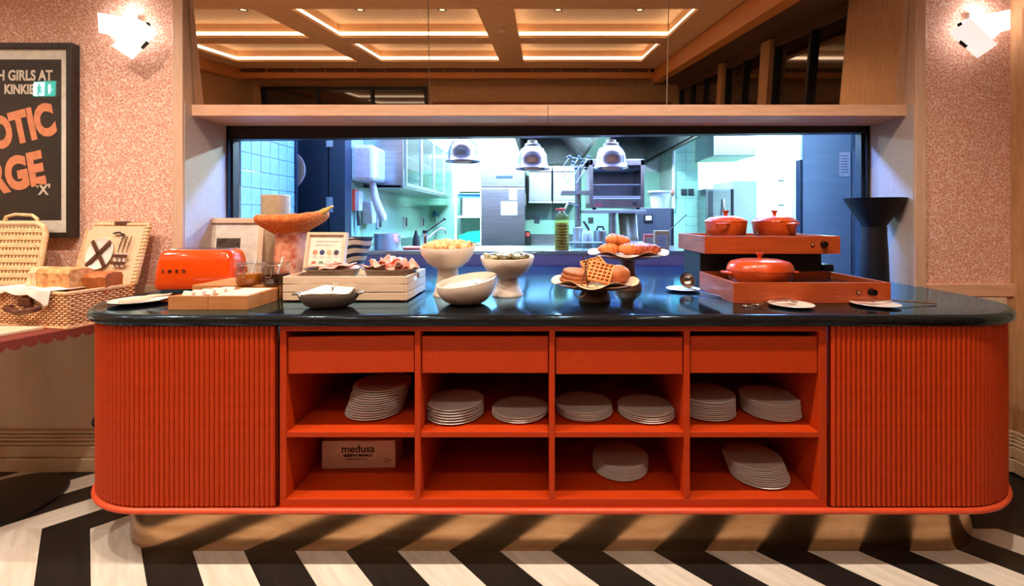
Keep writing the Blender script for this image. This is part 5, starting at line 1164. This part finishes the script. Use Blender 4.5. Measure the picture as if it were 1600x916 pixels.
MB().tube([(0.0, 0, 0.06), (0.06, 0.1, 0.13), (0.10, 0.14, 0.155), (0.13, 0.15, 0.14), (0.135, 0.15, 0.11)], 0.008, 10).build('spout', 'chrome', fa)
tag(MB().lathe([(0, 0), (0.03, 0), (0.028, 0.06), (0.012, 0.12), (0.008, 0.14), (0, 0.141)], 16).build('pepper_mill', 'black', None, onp(650, 3.72)), 'dark slim mill beside the steel tap', 'mill')
def canister(x, Y, r, h, lb, m='steel2', nm='canister', lidm=None):
    t = thing(nm, lb, 'container', onp(x, Y)); MB().lathe([(0, 0), (r, 0), (r, h), (r + 0.003, h + 0.003), (r - 0.003, h), (r - 0.003, 0.006), (0, 0.005)], 28).build('body', m, t, auto=40)
    return t
canister(903, 3.80, 0.042, 0.16, 'tall steel canister right of the oil bottle')
canister(938, 3.76, 0.052, 0.135, 'grey steel container with black handles beside the squeeze bottles', 'steel')
WP = mat('translucent_white_plastic', (224, 234, 238), 0.4)
for x, lb in ((914, 'left white squeeze bottle on the pass counter'), (922.5, 'right white squeeze bottle on the pass counter')):
    t = thing('squeeze_bottle', lb, 'bottle', onp(x, 3.68)); MB().lathe([(0, 0), (0.024, 0), (0.025, 0.005), (0.024, 0.12), (0.018, 0.132), (0.008, 0.134), (0.004, 0.165), (0, 0.166)], 20).build('body', WP, t)
tag(MB().tube([(0, 0, 0), (-0.03, 0, 0.05), (-0.055, 0, 0.085)], [0.008, 0.01, 0.009], 8).build('spatula', 'black', None, (Xp(922, 3.74), 3.74, ZP + 0.13)), 'black spatula handle above the squeeze bottles', 'spatula')
tag(MB().tube([(-0.03, 0, 0), (-0.02, 0, 0.03), (0.02, 0, 0.03), (0.03, 0, 0)], 0.009, 8).build('jug_handle', 'black', None, (Xp(938, 3.75), 3.75, ZP + 0.14)), 'black loop handle over the grey steel container', 'handle')
for x, w_, lb in ((901, 0.10, 'shallow clear plastic tray next to the oil bottle'), (926, 0.14, 'wide clear plastic tray left of the croissants')):
    t = thing('plastic_tray', lb, 'tray', onp(x, 3.45))
    for q in ((-w_ / 2, w_ / 2, -0.04, -0.036), (-w_ / 2, w_ / 2, 0.036, 0.04), (-w_ / 2, -w_ / 2 + 0.004, -0.036, 0.036), (w_ / 2 - 0.004, w_ / 2, -0.036, 0.036)): MB().box(*q, 0, 0.055).build('side', 'pane', t)
    MB().box(-w_ / 2, w_ / 2, -0.04, 0.04, 0, 0.003).build('base', WP, t); MB().tube([(-w_ / 2, -0.04, 0.056), (w_ / 2, -0.04, 0.056), (w_ / 2, 0.04, 0.056), (-w_ / 2, 0.04, 0.056)], 0.004, 6, True).build('rim', WP, t)
for x, w_, h_, c1, lb in ((1015.5, 0.085, 0.115, (232, 120, 112), 'red and white food carton behind the pastries'), (1034.5, 0.11, 0.145, (206, 180, 140), 'kraft and blue food carton behind the pastries')):
    t = thing('food_carton', lb, 'carton', onp(x, 3.55 if c1[0] > 220 else 3.48)); MB().box(-w_ / 2, w_ / 2, 0, 0.05, 0, h_).build('box', mat('carton_%d' % c1[0], c1, 0.6), t, bevel=0.002)
    MB().box(-w_ * 0.36, w_ * 0.36, -0.001, 0, h_ * 0.1, h_ * 0.78).build('label', mat('carton_label_%d' % c1[0], (226, 226, 236) if c1[0] > 220 else (176, 200, 226), 0.6), t)
    for k in range(4): MB().box(-w_ * 0.28, w_ * 0.2, -0.0016, -0.001, h_ * (0.25 + k * 0.12), h_ * (0.28 + k * 0.12)).build('print_line', mat('carton_ink', (120, 110, 150), 0.6), t)
fp_ = thing('frying_pan', 'black frying pan with a long handle behind the cartons', 'pan', onp(985, 3.86))
MB().lathe([(0, 0), (0.09, 0), (0.115, 0.035), (0.112, 0.035), (0.088, 0.004), (0, 0.004)], 32).build('pan_body', 'black', fp_, auto=50); MB().tube([(0.1, 0, 0.034), (0.16, 0.01, 0.07), (0.20, 0.012, 0.09)], [0.006, 0.008, 0.01], 8).build('handle', 'black', fp_)
fp2 = thing('saute_pan', 'steel saute pan with an angled black handle by the combi oven', 'pan', onp(990, 3.56)); MB().lathe([(0, 0), (0.1, 0), (0.118, 0.05), (0.115, 0.05), (0.098, 0.004), (0, 0.004)], 32).build('pan_body', 'steel2', fp2, (0, 0, 0.004), auto=50); MB().tube([(0.1, 0.02, 0.052), (0.17, 0.06, 0.10), (0.22, 0.08, 0.125)], [0.005, 0.006, 0.011], 8).build('handle', 'black', fp2)
tag(MB().tube([(0, 0, 0.004), (0.16, 0.08, 0.135), (0.33, 0.16, 0.27)], 0.004, 8).build('long_skewer', 'black', None, (Xp(1018, 3.64), 3.64, ZP)), 'thin black rod slanting up behind the kraft carton', 'rod')

# ------------------------------------------------------------------ heat lamps
hl0 = None
for x, yb, lb in ((723.5, 253, 'leftmost chrome heat lamp hanging in the hatch'), (832, 264.5, 'middle chrome heat lamp hanging in the hatch'), (954.5, 263.5, 'rightmost chrome heat lamp hanging in the hatch in front of the salamander')):
    Y = 2.92; z = Zp(yb, Y)
    t = thing('heat_lamp', lb, 'heat lamp', (Xp(x, Y), Y, z), 0, 'heat lamps over the pass')
    if hl0 is None:
        MB().lathe([(0.109, 0.0), (0.111, 0.003), (0.102, 0.016), (0.096, 0.035), (0.094, 0.065), (0.088, 0.095), (0.074, 0.122), (0.055, 0.138), (0.05, 0.142), (0.05, 0.156), (0.042, 0.162), (0.032, 0.164), (0.031, 0.182), (0.028, 0.182), (0, 0.183)], 44).build('shade', 'lampchrome', t, solid=0.002)
        MB().lathe([(0.034, 0.1), (0.04, 0.06), (0.062, 0.03), (0.064, 0.012), (0.05, -0.004), (0.02, -0.010), (0, -0.011)], 28).build('bulb', mat('white_bulb', (246, 232, 220), 0.2), t)
        MB().cyl((0, 0, 0.18), (0, 0, 1.15), 0.006, 10).build('cord', 'black', t); hl0 = t
        hl0.children[2].scale = (1, 1, 1)
    else:
        for ch in hl0.children: c = ch.copy(); COL.objects.link(c); c.parent = t

# ------------------------------------------------------------------ left side of the kitchen
hdx = thing('hand_dryer', 'white boxy hand dryer on the mint tiled wall', 'hand dryer', (XK, 3.95, 0))
xw = Xp(578, 3.8); YD = 3.74
MB().box(0.0, 0.19, -0.22, 0.09, Zp(283, YD), Zp(226, YD)).build('casing', 'white_pl', hdx, bevel=0.03)
MB().tube([(0.12, -0.06, Zp(283, YD)), (0.14, -0.04, Zp(310, YD)), (0.19, -0.02, Zp(340, YD)), (0.2, -0.02, Zp(346, YD))], [0.028, 0.032, 0.038, 0.02], 10).build('hose', 'white_pl', hdx)
rb_ = thing('red_dispenser', 'red and white card holder with a black brush under the hand dryer', 'holder', (XK, 3.80, Zp(330, 3.8)))
MB().box(0.0, 0.03, -0.05, 0.03, 0, 0.18).build('red_case', mat('red_plastic', (214, 66, 36), 0.4), rb_, bevel=0.004); MB().box(0.03, 0.06, -0.049, 0.03, 0.004, 0.165).build('white_card', 'white_pl', rb_); MB().tube([(0.03, 0, 0.0), (0.034, 0, -0.05), (0.045, 0, -0.12)], [0.008, 0.014, 0.018], 8).build('brush', 'black', rb_)
tag(MB().box(0, 0.09, -0.06, 0.06, 0, 0.2).build('soap_dispenser', 'white_pl', None, (XK, 4.02, Zp(350, 4.0)), bevel=0.015), 'white soap dispenser below the hand dryer', 'dispenser')
wc_ = thing('wall_cabinet', 'steel wall cabinet with glass doors along the mint wall', 'cabinet', (XK, 4.0, 1.547)); cd = 0.35
MB().box(0, cd - 0.02, 0, 2.28, 0, 0.02).build('base_panel', 'steel', wc_); MB().box(0, cd, 0, 0.02, -0.004, 0.62).build('end_panel', 'steel', wc_, bevel=0.003)
MB().box(0, cd - 0.02, 0.02, 2.28, 0.60, 0.62).build('top_panel', 'steel', wc_); MB().box(0, 0.02, 0.02, 2.28, 0.02, 0.6).build('back_panel', 'steel_dark', wc_); MB().box(0.02, cd - 0.04, 0.02, 2.28, 0.3, 0.31).build('shelf_panel', 'steel2', wc_)
for i in range(4):
    y0 = 0.10 + i * 0.54; d_ = MB().box(cd - 0.02, cd, y0, y0 + 0.03, 0.02, 0.6).build('door', 'steel2', wc_)
    MB().box(cd - 0.02, cd, y0 + 0.5, y0 + 0.53, 0.02, 0.6).build('door_stile', 'steel2', d_); MB().box(cd - 0.02, cd, y0 + 0.03, y0 + 0.5, 0.02, 0.05).build('door_rail', 'steel2', d_); MB().box(cd - 0.02, cd, y0 + 0.03, y0 + 0.5, 0.57, 0.6).build('door_rail', 'steel2', d_); MB().box(cd - 0.012, cd - 0.008, y0 + 0.03, y0 + 0.5, 0.05, 0.57).build('pane', 'pane', d_)
for i, (dy, lb) in enumerate(((0.25, 'white crockery pile behind the nearest glass cabinet door'), (0.8, 'white crockery pile behind the second glass cabinet door'))):
    t = thing('crockery_pile', lb, 'dish', (XK + 0.2, 4.0 + dy, 1.568), 0, 'crockery in the wall cabinet')
    for k in range(3): MB().lathe([(0, 0.0), (0.09, 0.0), (0.105, 0.05), (0.1, 0.05), (0, 0.02)], 20).build('dish', 'white', t, (0, 0, k * 0.055))
for i, (yy, lb) in enumerate(((4.35, 'nearest grey wall socket on the mint tiles'), (5.2, 'middle grey wall socket on the mint tiles'), (5.95, 'farthest grey wall socket on the mint tiles'))):
    t = thing('wall_socket', lb, 'socket', (XK, yy, Zp(347, yy)), 0, 'sockets on the mint wall'); MB().box(0, 0.02, -0.05, 0.05, -0.06, 0.06).build('plate', 'white_pl', t, bevel=0.006); MB().box(0.02, 0.03, -0.02, 0.03, -0.05, 0.05).build('cover', 'steel_dark', t, bevel=0.006)
lc = thing('side_worktop', 'steel worktop with splashback along the mint wall', 'worktop', (XK, 4.1, 0)); MB().box(0.004, 0.6, 0, 1.75, 0.86, 0.9).build('top', 'steel', lc); MB().box(0.004, 0.02, 0, 1.75, 0.9, 1.05).build('splashback', 'steel', lc); MB().box(0.02, 0.58, 0.02, 1.72, 0.0, 0.86).build('cupboard', 'steel_dark', lc)
sh = thing('shower_spray', 'blue headed wash-down spray on the back wall', 'tap', (Xp(678, YKB), YKB - 0.002, Zp(338, YKB))); MB().tube([(0, -0.03, 0), (0.02, -0.06, 0.06), (0.06, -0.09, 0.02)], [0.02, 0.028, 0.03], 10).build('spray_head', mat('blue_plastic', (50, 110, 140), 0.4), sh); MB().tube([(0.05, -0.07, 0), (0.06, -0.05, -0.2), (0.02, -0.03, -0.35)], 0.01, 8).build('hose', 'steel2', sh)
# storage rack left of the fridge
rk = thing('storage_rack', 'white wire rack with boxes left of the tall fridge', 'rack', (Xp(732, 5.9), 5.9, 0)); rw = 0.165
for sx in (-rw, rw):
    for sy in (0, 0.4): MB().box(sx - 0.012, sx + 0.012, sy - 0.012, sy + 0.012, 0, 1.64).build('upright', 'white', rk)
for z in (0.75, 0.93, 1.28, 1.62): MB().box(-rw, rw, -0.01, 0.41, z, z + 0.025).build('rack_shelf', 'white', rk)
tag(MB().box(-0.13, 0.13, 0, 0.3, 0, 0.23).build('storage_box', 'white_pl', None, (Xp(738, 5.93), 5.93, 1.306), bevel=0.012), 'white plastic box on the upper shelf of the white rack', 'box')
tag(MB().box(-0.15, 0.15, 0, 0.3, 0, 0.05).build('blue_tub', mat('blue_tub', (80, 150, 196), 0.4), None, (Xp(733, 5.94), 5.94, 1.54), bevel=0.008), 'flat blue tub on top of the white box on the rack', 'tub')
tag(MB().prism([(-0.15, 0), (0.15, 0), (0.15, 0.16), (-0.03, 0.14), (-0.15, 0.09)], 0, 0.02, Matrix.Rotation(R(90), 4, 'X')).build('green_board', mat('green_plastic', (30, 176, 140), 0.4), None, (Xp(735, 5.95), 5.95, 0.956)), 'green chopping board standing on the white rack', 'chopping board')
# tall fridge
fx0, fx1 = Xp(752, 5.7), Xp(820, 5.7)
fr = thing('tall_fridge', 'tall stainless upright fridge with papers on its door at the kitchen back', 'fridge', ((fx0 + fx1) / 2, 5.7, 0)); a = (fx1 - fx0) / 2; zt_ = Zp(262, 5.7)
MB().box(-a, a, 0.03, 0.68, 0.05, zt_).build('body', 'steel', fr, bevel=0.004); MB().box(-a, a, 0, 0.028, 0.1, Zp(294, 5.7)).build('door', 'steel', fr, bevel=0.006); MB().box(-a, a, 0.0, 0.028, Zp(292.5, 5.7), zt_).build('head_panel', 'steel', fr, bevel=0.004)
MB().box(-0.09, 0.12, -0.006, 0, Zp(279, 5.7), Zp(274, 5.7)).build('control_strip', 'navy', fr, bevel=0.003)
for x0_, x1_, y0_, y1_ in ((783, 808, 336, 315), (795.5, 807.5, 312, 295)):
    MB().box(Xp(x0_, 5.7) - fr.location.x, Xp(x1_, 5.7) - fr.location.x, -0.003, 0, Zp(y0_, 5.7), Zp(y1_, 5.7)).build('paper_notice', 'white', fr)
MB().box(a, a + 0.004, 0.1, 0.35, Zp(320, 5.7), Zp(300, 5.7)).build('paper_notice', 'white', fr)
for i, (x0_, x1_, lb) in enumerate(((826, 862, 'left door unit of the steel cupboards right of the tall fridge'), (864, 903, 'right door unit of the steel cupboards right of the tall fridge'))):
    t = thing('wall_cupboard', lb, 'cupboard', (Xp((x0_ + x1_) / 2, 6.05), 6.05, Zp(315, 6.05)), 0, 'steel wall cupboards at the kitchen back'); w_ = (x1_ - x0_) / 2 * 6.05 / F; h_ = Zp(260, 6.05) - Zp(315, 6.05)
    MB().box(-w_, w_, 0.02, 0.35, 0, h_).build('body', 'steel_dark', t); MB().box(-w_ + 0.004, w_ - 0.004, 0, 0.02, 0.01, h_ * 0.84).build('door', 'steel2', t, bevel=0.004); MB().box(-w_, w_, 0, 0.02, h_ * 0.86, h_).build('top_rail', 'steel2', t); MB().box(-w_, w_, -0.004, 0.02, -0.02, 0.008).build('light_rail', 'white', t)
bt = thing('back_worktop', 'steel worktop under the steel cupboards at the kitchen back', 'worktop', (0.2, 5.75, 0)); MB().box(-0.35, 1.4, 0, 0.62, 0.86, 0.9).build('top', 'steel', bt); MB().box(-0.35, 1.4, 0.6, 0.62, 0.9, 1.05).build('splashback', 'steel', bt); MB().box(-0.33, 1.38, 0.03, 0.6, 0.1, 0.86).build('cupboard', 'steel_dark', bt)
for i, (x, lb) in enumerate(((839, 'grey wall socket right of the tall fridge'), (923, 'grey wall socket behind the pass shelf post'))): tag(MB().box(-0.035, 0.035, -0.02, 0, -0.04, 0.04).build('wall_socket', 'steel_dark', None, (Xp(x, YKB), YKB, Zp(344, YKB)), bevel=0.005), lb, 'socket')
hm = thing('hand_mixer', 'black and red appliance on the back worktop', 'appliance', (Xp(824, 5.9), 5.9, 0.9004)); MB().lathe([(0, 0), (0.05, 0), (0.05, 0.12), (0.035, 0.2), (0, 0.21)], 20).build('body', 'black', hm); MB().box(-0.015, 0.03, -0.06, -0.03, 0.14, 0.19).build('red_switch', MATS['red_cap'], hm)
# ------------------------------------------------------------------ hood over the cooking line
hx0, hx1, hy0, hy1, hz = -0.25, 1.47, 4.15, 6.38, 2.05
hd_ = thing('extractor_hood', 'large dark stainless extractor hood over the cooking line', 'hood', ((hx0 + hx1) / 2, (hy0 + hy1) / 2, hz)); cx_, cy_ = hd_.location.x, hd_.location.y
HM = 'steel_dark'
MB().box(hx0 - cx_, hx0 - cx_ + 0.02, hy0 - cy_, hy1 - cy_, 0, 0.62).build('side_skirt', HM, hd_); MB().box(hx1 - cx_ - 0.02, hx1 - cx_, hy0 - cy_, hy1 - cy_, 0, 0.62).build('side_skirt', HM, hd_)
MB().box(hx0 - cx_, hx1 - cx_, hy0 - cy_, hy0 - cy_ + 0.02, 0.15, 0.62).build('front_skirt', HM, hd_); MB().box(hx0 - cx_, hx1 - cx_, hy1 - cy_ - 0.02, hy1 - cy_, -0.02, 0.62).build('rear_skirt', HM, hd_)
MB().box(hx0 - cx_, hx1 - cx_, hy0 - cy_, hy1 - cy_, 0.62, 0.64).build('roof_panel', HM, hd_)
for s in (-1, 1):
    for i in range(6):
        y0 = hy0 + 0.1 + i * 0.36 - cy_
        T_ = Matrix.Translation((0.0, y0, 0.04)) @ Matrix.Rotation(R(-s * 42), 4, 'Y')
        f_ = MB().box(*(sorted((0.02 * s, 0.62 * s))), 0, 0.34, 0, 0.03, T_).build('filter', 'steel', hd_)
        for k in range(5):
            MB().box(*(sorted((0.03 * s, 0.6 * s))), 0.02 + k * 0.064, 0.045 + k * 0.064, -0.012, 0.0, T_).build('baffle', 'steel2', f_)
MB().box(-0.06, 0.06, hy0 - cy_ + 0.05, hy1 - cy_ - 0.05, -0.01, 0.045).build('drip_channel', 'steel', hd_)
MB().box(hx1 - cx_ - 0.02, hx1 - cx_ + 0.012, hy0 - cy_, hy1 - cy_, -0.02, 0.015).build('edge_trim', 'black', hd_)
hlp = MB().box(-0.48, 0.48, -0.09, 0.09, 0, 0.05).build('hood_fill_lamp', 'white', hd_, (0.62 - cx_, 4.75 - cy_, 0.27), bevel=0.01)  # housing of the added lamp, hidden up inside the hood
MB().cyl((0, 0, 0.05), (0, 0, 0.36), 0.02, 10).build('stem', 'steel', hlp)
# gantry with salamander
gx0, gx1 = Xp(912, 4.2), Xp(1010, 4.2); zg = Zp(333, 4.2)
gt = thing('gantry_shelf', 'steel shelf on a post carrying the salamander grill', 'shelf', (Xp(960, 4.3), 4.2, 0)); gx = gt.location.x
MB().box(gx0 - gx, gx1 - gx, 0, 0.42, zg, zg + 0.03).build('shelf', 'steel2', gt, bevel=0.003); MB().cyl((0, 0.2, 0.0), (0, 0.2, zg), 0.042, 20).build('post', 'steel', gt); MB().cyl((-0.34, 0.15, 0.0), (-0.34, 0.15, 1.78), 0.03, 16).build('post', 'steel', gt)
MB().box(-0.5, -0.24, 0.0, 0.3, 1.50, 1.53).build('side_shelf', 'steel', gt, loc=(0, 0, 0)); MB().tube([(-0.34, 0.1, 1.4), (-0.44, 0.04, 1.42), (-0.48, 0.04, 1.34)], 0.012, 8).build('tap_arm', 'chrome', gt)
sx0, sx1 = Xp(921, 4.2), Xp(1007, 4.2); zs0, zs1 = zg + 0.045, Zp(249, 4.2)
sg = thing('salamander_grill', 'stainless salamander grill with wire rack and dial on the gantry shelf', 'grill', ((sx0 + sx1) / 2, 4.2, zg + 0.03)); a = (sx1 - sx0) / 2; h_ = zs1 - zg - 0.03
for s in (-1, 1): MB().box(*sorted((s * a, s * (a - 0.035))), 0, 0.36, 0.02, h_).build('side_panel', 'steel', sg, bevel=0.003)
MB().box(-a, a, 0.0, 0.36, h_ - 0.055, h_).build('top_panel', 'steel', sg, bevel=0.003); MB().box(-a + 0.035, a - 0.035, 0.34, 0.36, 0.02, h_ - 0.055).build('back_panel', 'steel_dark', sg); MB().box(-a + 0.035, a - 0.035, 0, 0.34, 0.02, 0.105).build('control_panel', 'steel', sg, bevel=0.003)
MB().box(-a + 0.035, a - 0.035, 0.005, 0.34, 0.105, 0.13).build('crumb_tray', 'steel2', sg)
for i in range(17):
    x = -a + 0.045 + i * (2 * a - 0.09) / 16; MB().cyl((x, 0.01, 0.235), (x, 0.33, 0.235), 0.003, 5).build('rack_rod', 'chrome', sg)
MB().cyl((-a + 0.036, 0.01, 0.232), (a - 0.036, 0.01, 0.232), 0.006, 8).build('rack_front', 'chrome', sg)
for i in range(3): MB().cyl((-a + 0.036, 0.06 + i * 0.09, h_ - 0.085), (a - 0.036, 0.06 + i * 0.09, h_ - 0.085), 0.008, 8).build('heating_element', 'steel_dark', sg)
MB().lathe([(0, 0.022), (0.02, 0.02), (0.024, 0)], 20, T=Matrix.Translation((a - 0.085, 0, 0.062)) @ Matrix.Rotation(R(90), 4, 'X')).build('dial', 'black', sg)
MB().cyl((-0.04, -0.004, 0.062), (-0.04, 0.001, 0.062), 0.007, 10).build('pilot_lamp', 'black', sg); MB().box(-a + 0.05, -a + 0.11, -0.002, 0, 0.035, 0.055).build('badge', mat('red_badge', (150, 50, 60), 0.4), sg)
for sx in (-a + 0.05, a - 0.05): MB().cyl((sx, 0.05, 0), (sx, 0.05, 0.022), 0.018, 12).build('foot', 'black', sg)
# utensils hanging over the left of the salamander
for i in range(7):
    x, y = 886 + i * 5.0, 252 + (i % 3) * 9; Y = 4.05 + 0.05 * i
    t = thing('hanging_utensil', ['leftmost', 'second', 'third', 'middle', 'fifth', 'sixth', 'rightmost'][i] + ' steel utensil hanging left of the salamander', 'utensil', tuple(Wp(x, y, Y)), 0, 'utensils hanging under the hood')
    MB().tube([(0.02, 0, 0.03), (-0.03, 0, -0.04), (-0.06, 0, -0.10)], [0.004, 0.004, 0.006], 6).build('handle', 'steel', t); MB().blob((0.025, 0, 0.04), (0.02, 0.012, 0.016), 0, 1, 0, 10, 8).build('head', 'steel_dark', t)
tag(MB().cyl((0, 0, 0), (0.3, 0.3, 0.0), 0.006, 8).build('utensil_rail', 'steel2', None, tuple(Wp(885, 245, 4.05))), 'steel hanging rail above the utensils', 'rail')
# combi oven and tub
ox0, ox1 = Xp(988, 4.8), Xp(1052, 4.8)
ov = thing('combi_oven', 'grey combi oven with a small lit display right of the gantry', 'oven', ((ox0 + ox1) / 2, 4.8, 0)); a = (ox1 - ox0) / 2; zo = Zp(325, 4.8)
MB().box(-a, a, 0, 0.7, -0.009, zo).build('body', mat('grey_oven', (118, 118, 122), 0.35, metal=0.6), ov, bevel=0.004); MB().box(a - 0.02, a + 0.004, -0.006, 0.5, 0.1, zo - 0.01).build('edge_seal', 'black', ov)
MB().box(Xp(1006, 4.8) - ov.location.x, Xp(1020, 4.8) - ov.location.x, -0.012, 0, Zp(348, 4.8), Zp(335, 4.8)).build('display_bezel', 'black', ov, bevel=0.003); MB().box(Xp(1008.5, 4.8) - ov.location.x, Xp(1017.5, 4.8) - ov.location.x, -0.014, -0.012, Zp(344, 4.8), Zp(337.5, 4.8)).build('display', emat('lit_display', (200, 240, 235), 1.4), ov)
tb_ = thing('white_tub', 'white plastic tub on top of the combi oven', 'tub', (Xp(1031, 5.0), 5.0, zo + 0.0004)); MB().lathe([(0, 0), (0.095, 0), (0.118, 0.17), (0.13, 0.172), (0.13, 0.19), (0, 0.192)], 28).build('tub_body', 'white_pl', tb_, auto=40)
tag(MB().blob((0, 0, 0), (0.03, 0.03, 0.035), 0.05, 1, 0, 14, 10).build('pink_ball_valve', mat('pink_plastic', (240, 130, 110), 0.4), None, tuple(Wp(1050, 300, 5.63))), 'small pink knob on the white pipe beside the tub', 'knob')
tag(MB().cyl((0, 0, 0), (0, 0, 1.3), 0.02, 12).build('white_pipe', 'white', None, (Xp(1051.5, 5.68), 5.66, 1.38)), 'thin white pipe running up beside the mint pier', 'pipe')
ap = MB().surf([[(0.18 * (u - 0.5) + 0.02 * v, 0.02 * math.sin(u * 12), -0.28 * v) for u in [i / 16 for i in range(17)]] for v in [j / 6 for j in range(7)]]).build('white_cloth', NAP, None, (Xp(980, 4.6), 4.6, Zp(333, 4.6)), solid=0.006); tag(ap, 'white cloth hanging under the gantry shelf', 'cloth')
# right side
h2_ = thing('small_hood', 'stainless box hood at the right of the kitchen', 'hood', (2.12, 5.0, 1.966)); MB().box(-0.22, 0.24, 0, 0.6, 0, 0.75).build('canopy', 'steel2', h2_, bevel=0.004); MB().box(-0.22, 0.24, 0, 0.6, -0.004, 0.0).build('underside', 'steel_dark', h2_)
dw = thing('dishwasher', 'stainless pass-through dishwasher below the box hood', 'dishwasher', (Xp(1140, 5.4), 5.4, 0)); MB().box(-0.28, 0.02, 0.0, 0.6, 0.1, Zp(295, 5.4)).build('control_body', 'steel', dw, bevel=0.004); MB().box(0.03, 0.30, -0.05, 0.6, 0.1, Zp(283, 5.4)).build('wash_hood', 'steel2', dw, bevel=0.004)
MB().box(-0.25, -0.2, -0.01, 0, 1.2, 1.6).build('control_strip', 'steel_dark', dw); MB().tube([(-0.08, -0.02, 1.15), (-0.08, -0.05, 1.3), (-0.08, -0.02, 1.5)], 0.012, 8).build('handle', 'chrome', dw)
for i, (x, lb) in enumerate(((1068, 'left switch on the mint pier'), (1079, 'right switch on the mint pier'))): tag(MB().box(-0.035, 0.035, -0.02, 0, -0.038, 0.038).build('wall_switch', 'steel_dark', None, (Xp(x, 5.7), 5.6995, Zp(300, 5.7)), bevel=0.005), lb, 'switch')
f2 = thing('pass_fridge', 'stainless fridge standing right behind the hatch on the right', 'fridge', (Xp(1292, 3.36), 3.36, 0)); a = (Xp(1330, 3.36) - Xp(1253, 3.36)) / 2
MB().box(-a + 0.185, a + 0.05, 0.03, 0.28, -0.009, 2.1).build('body', 'steel', f2, bevel=0.003); MB().box(-a, a, 0.0, 0.028, 0.1, 1.93).build('door', mat('pale_blue_steel', (168, 184, 192), 0.35, metal=0.45, col2=(156, 174, 184), scale=3, stretch=(1, 1, 8)), f2, bevel=0.006); MB().box(-a - 0.02, -a - 0.002, -0.01, 0.05, 0.1, Zp(250, 3.36)).build('door_edge', 'navy', f2)
MB().box(a + 0.004, a + 0.05, 0.0, 0.03, 0.1, Zp(236, 3.36)).build('side_strip', 'steel2', f2)
MB().box(Xp(1311, 3.36) - f2.location.x, Xp(1328, 3.36) - f2.location.x, -0.003, 0.0, Zp(276, 3.36), Zp(238, 3.36)).build('notice', 'white_pl', f2, bevel=0.001)
for k in range(7): MB().box(Xp(1313.5, 3.36) - f2.location.x, Xp(1325, 3.36) - f2.location.x, -0.004, -0.003, Zp(270 - k * 4.3, 3.36), Zp(269 - k * 4.3, 3.36)).build('print_line', 'steel_dark', f2)
struct(MB().box(2.42, 2.55, 2.83, 4.0, 0, 2.76).build('wall_kitchen_nib', 'navy'), 'dark nib wall beside the right-hand fridge')
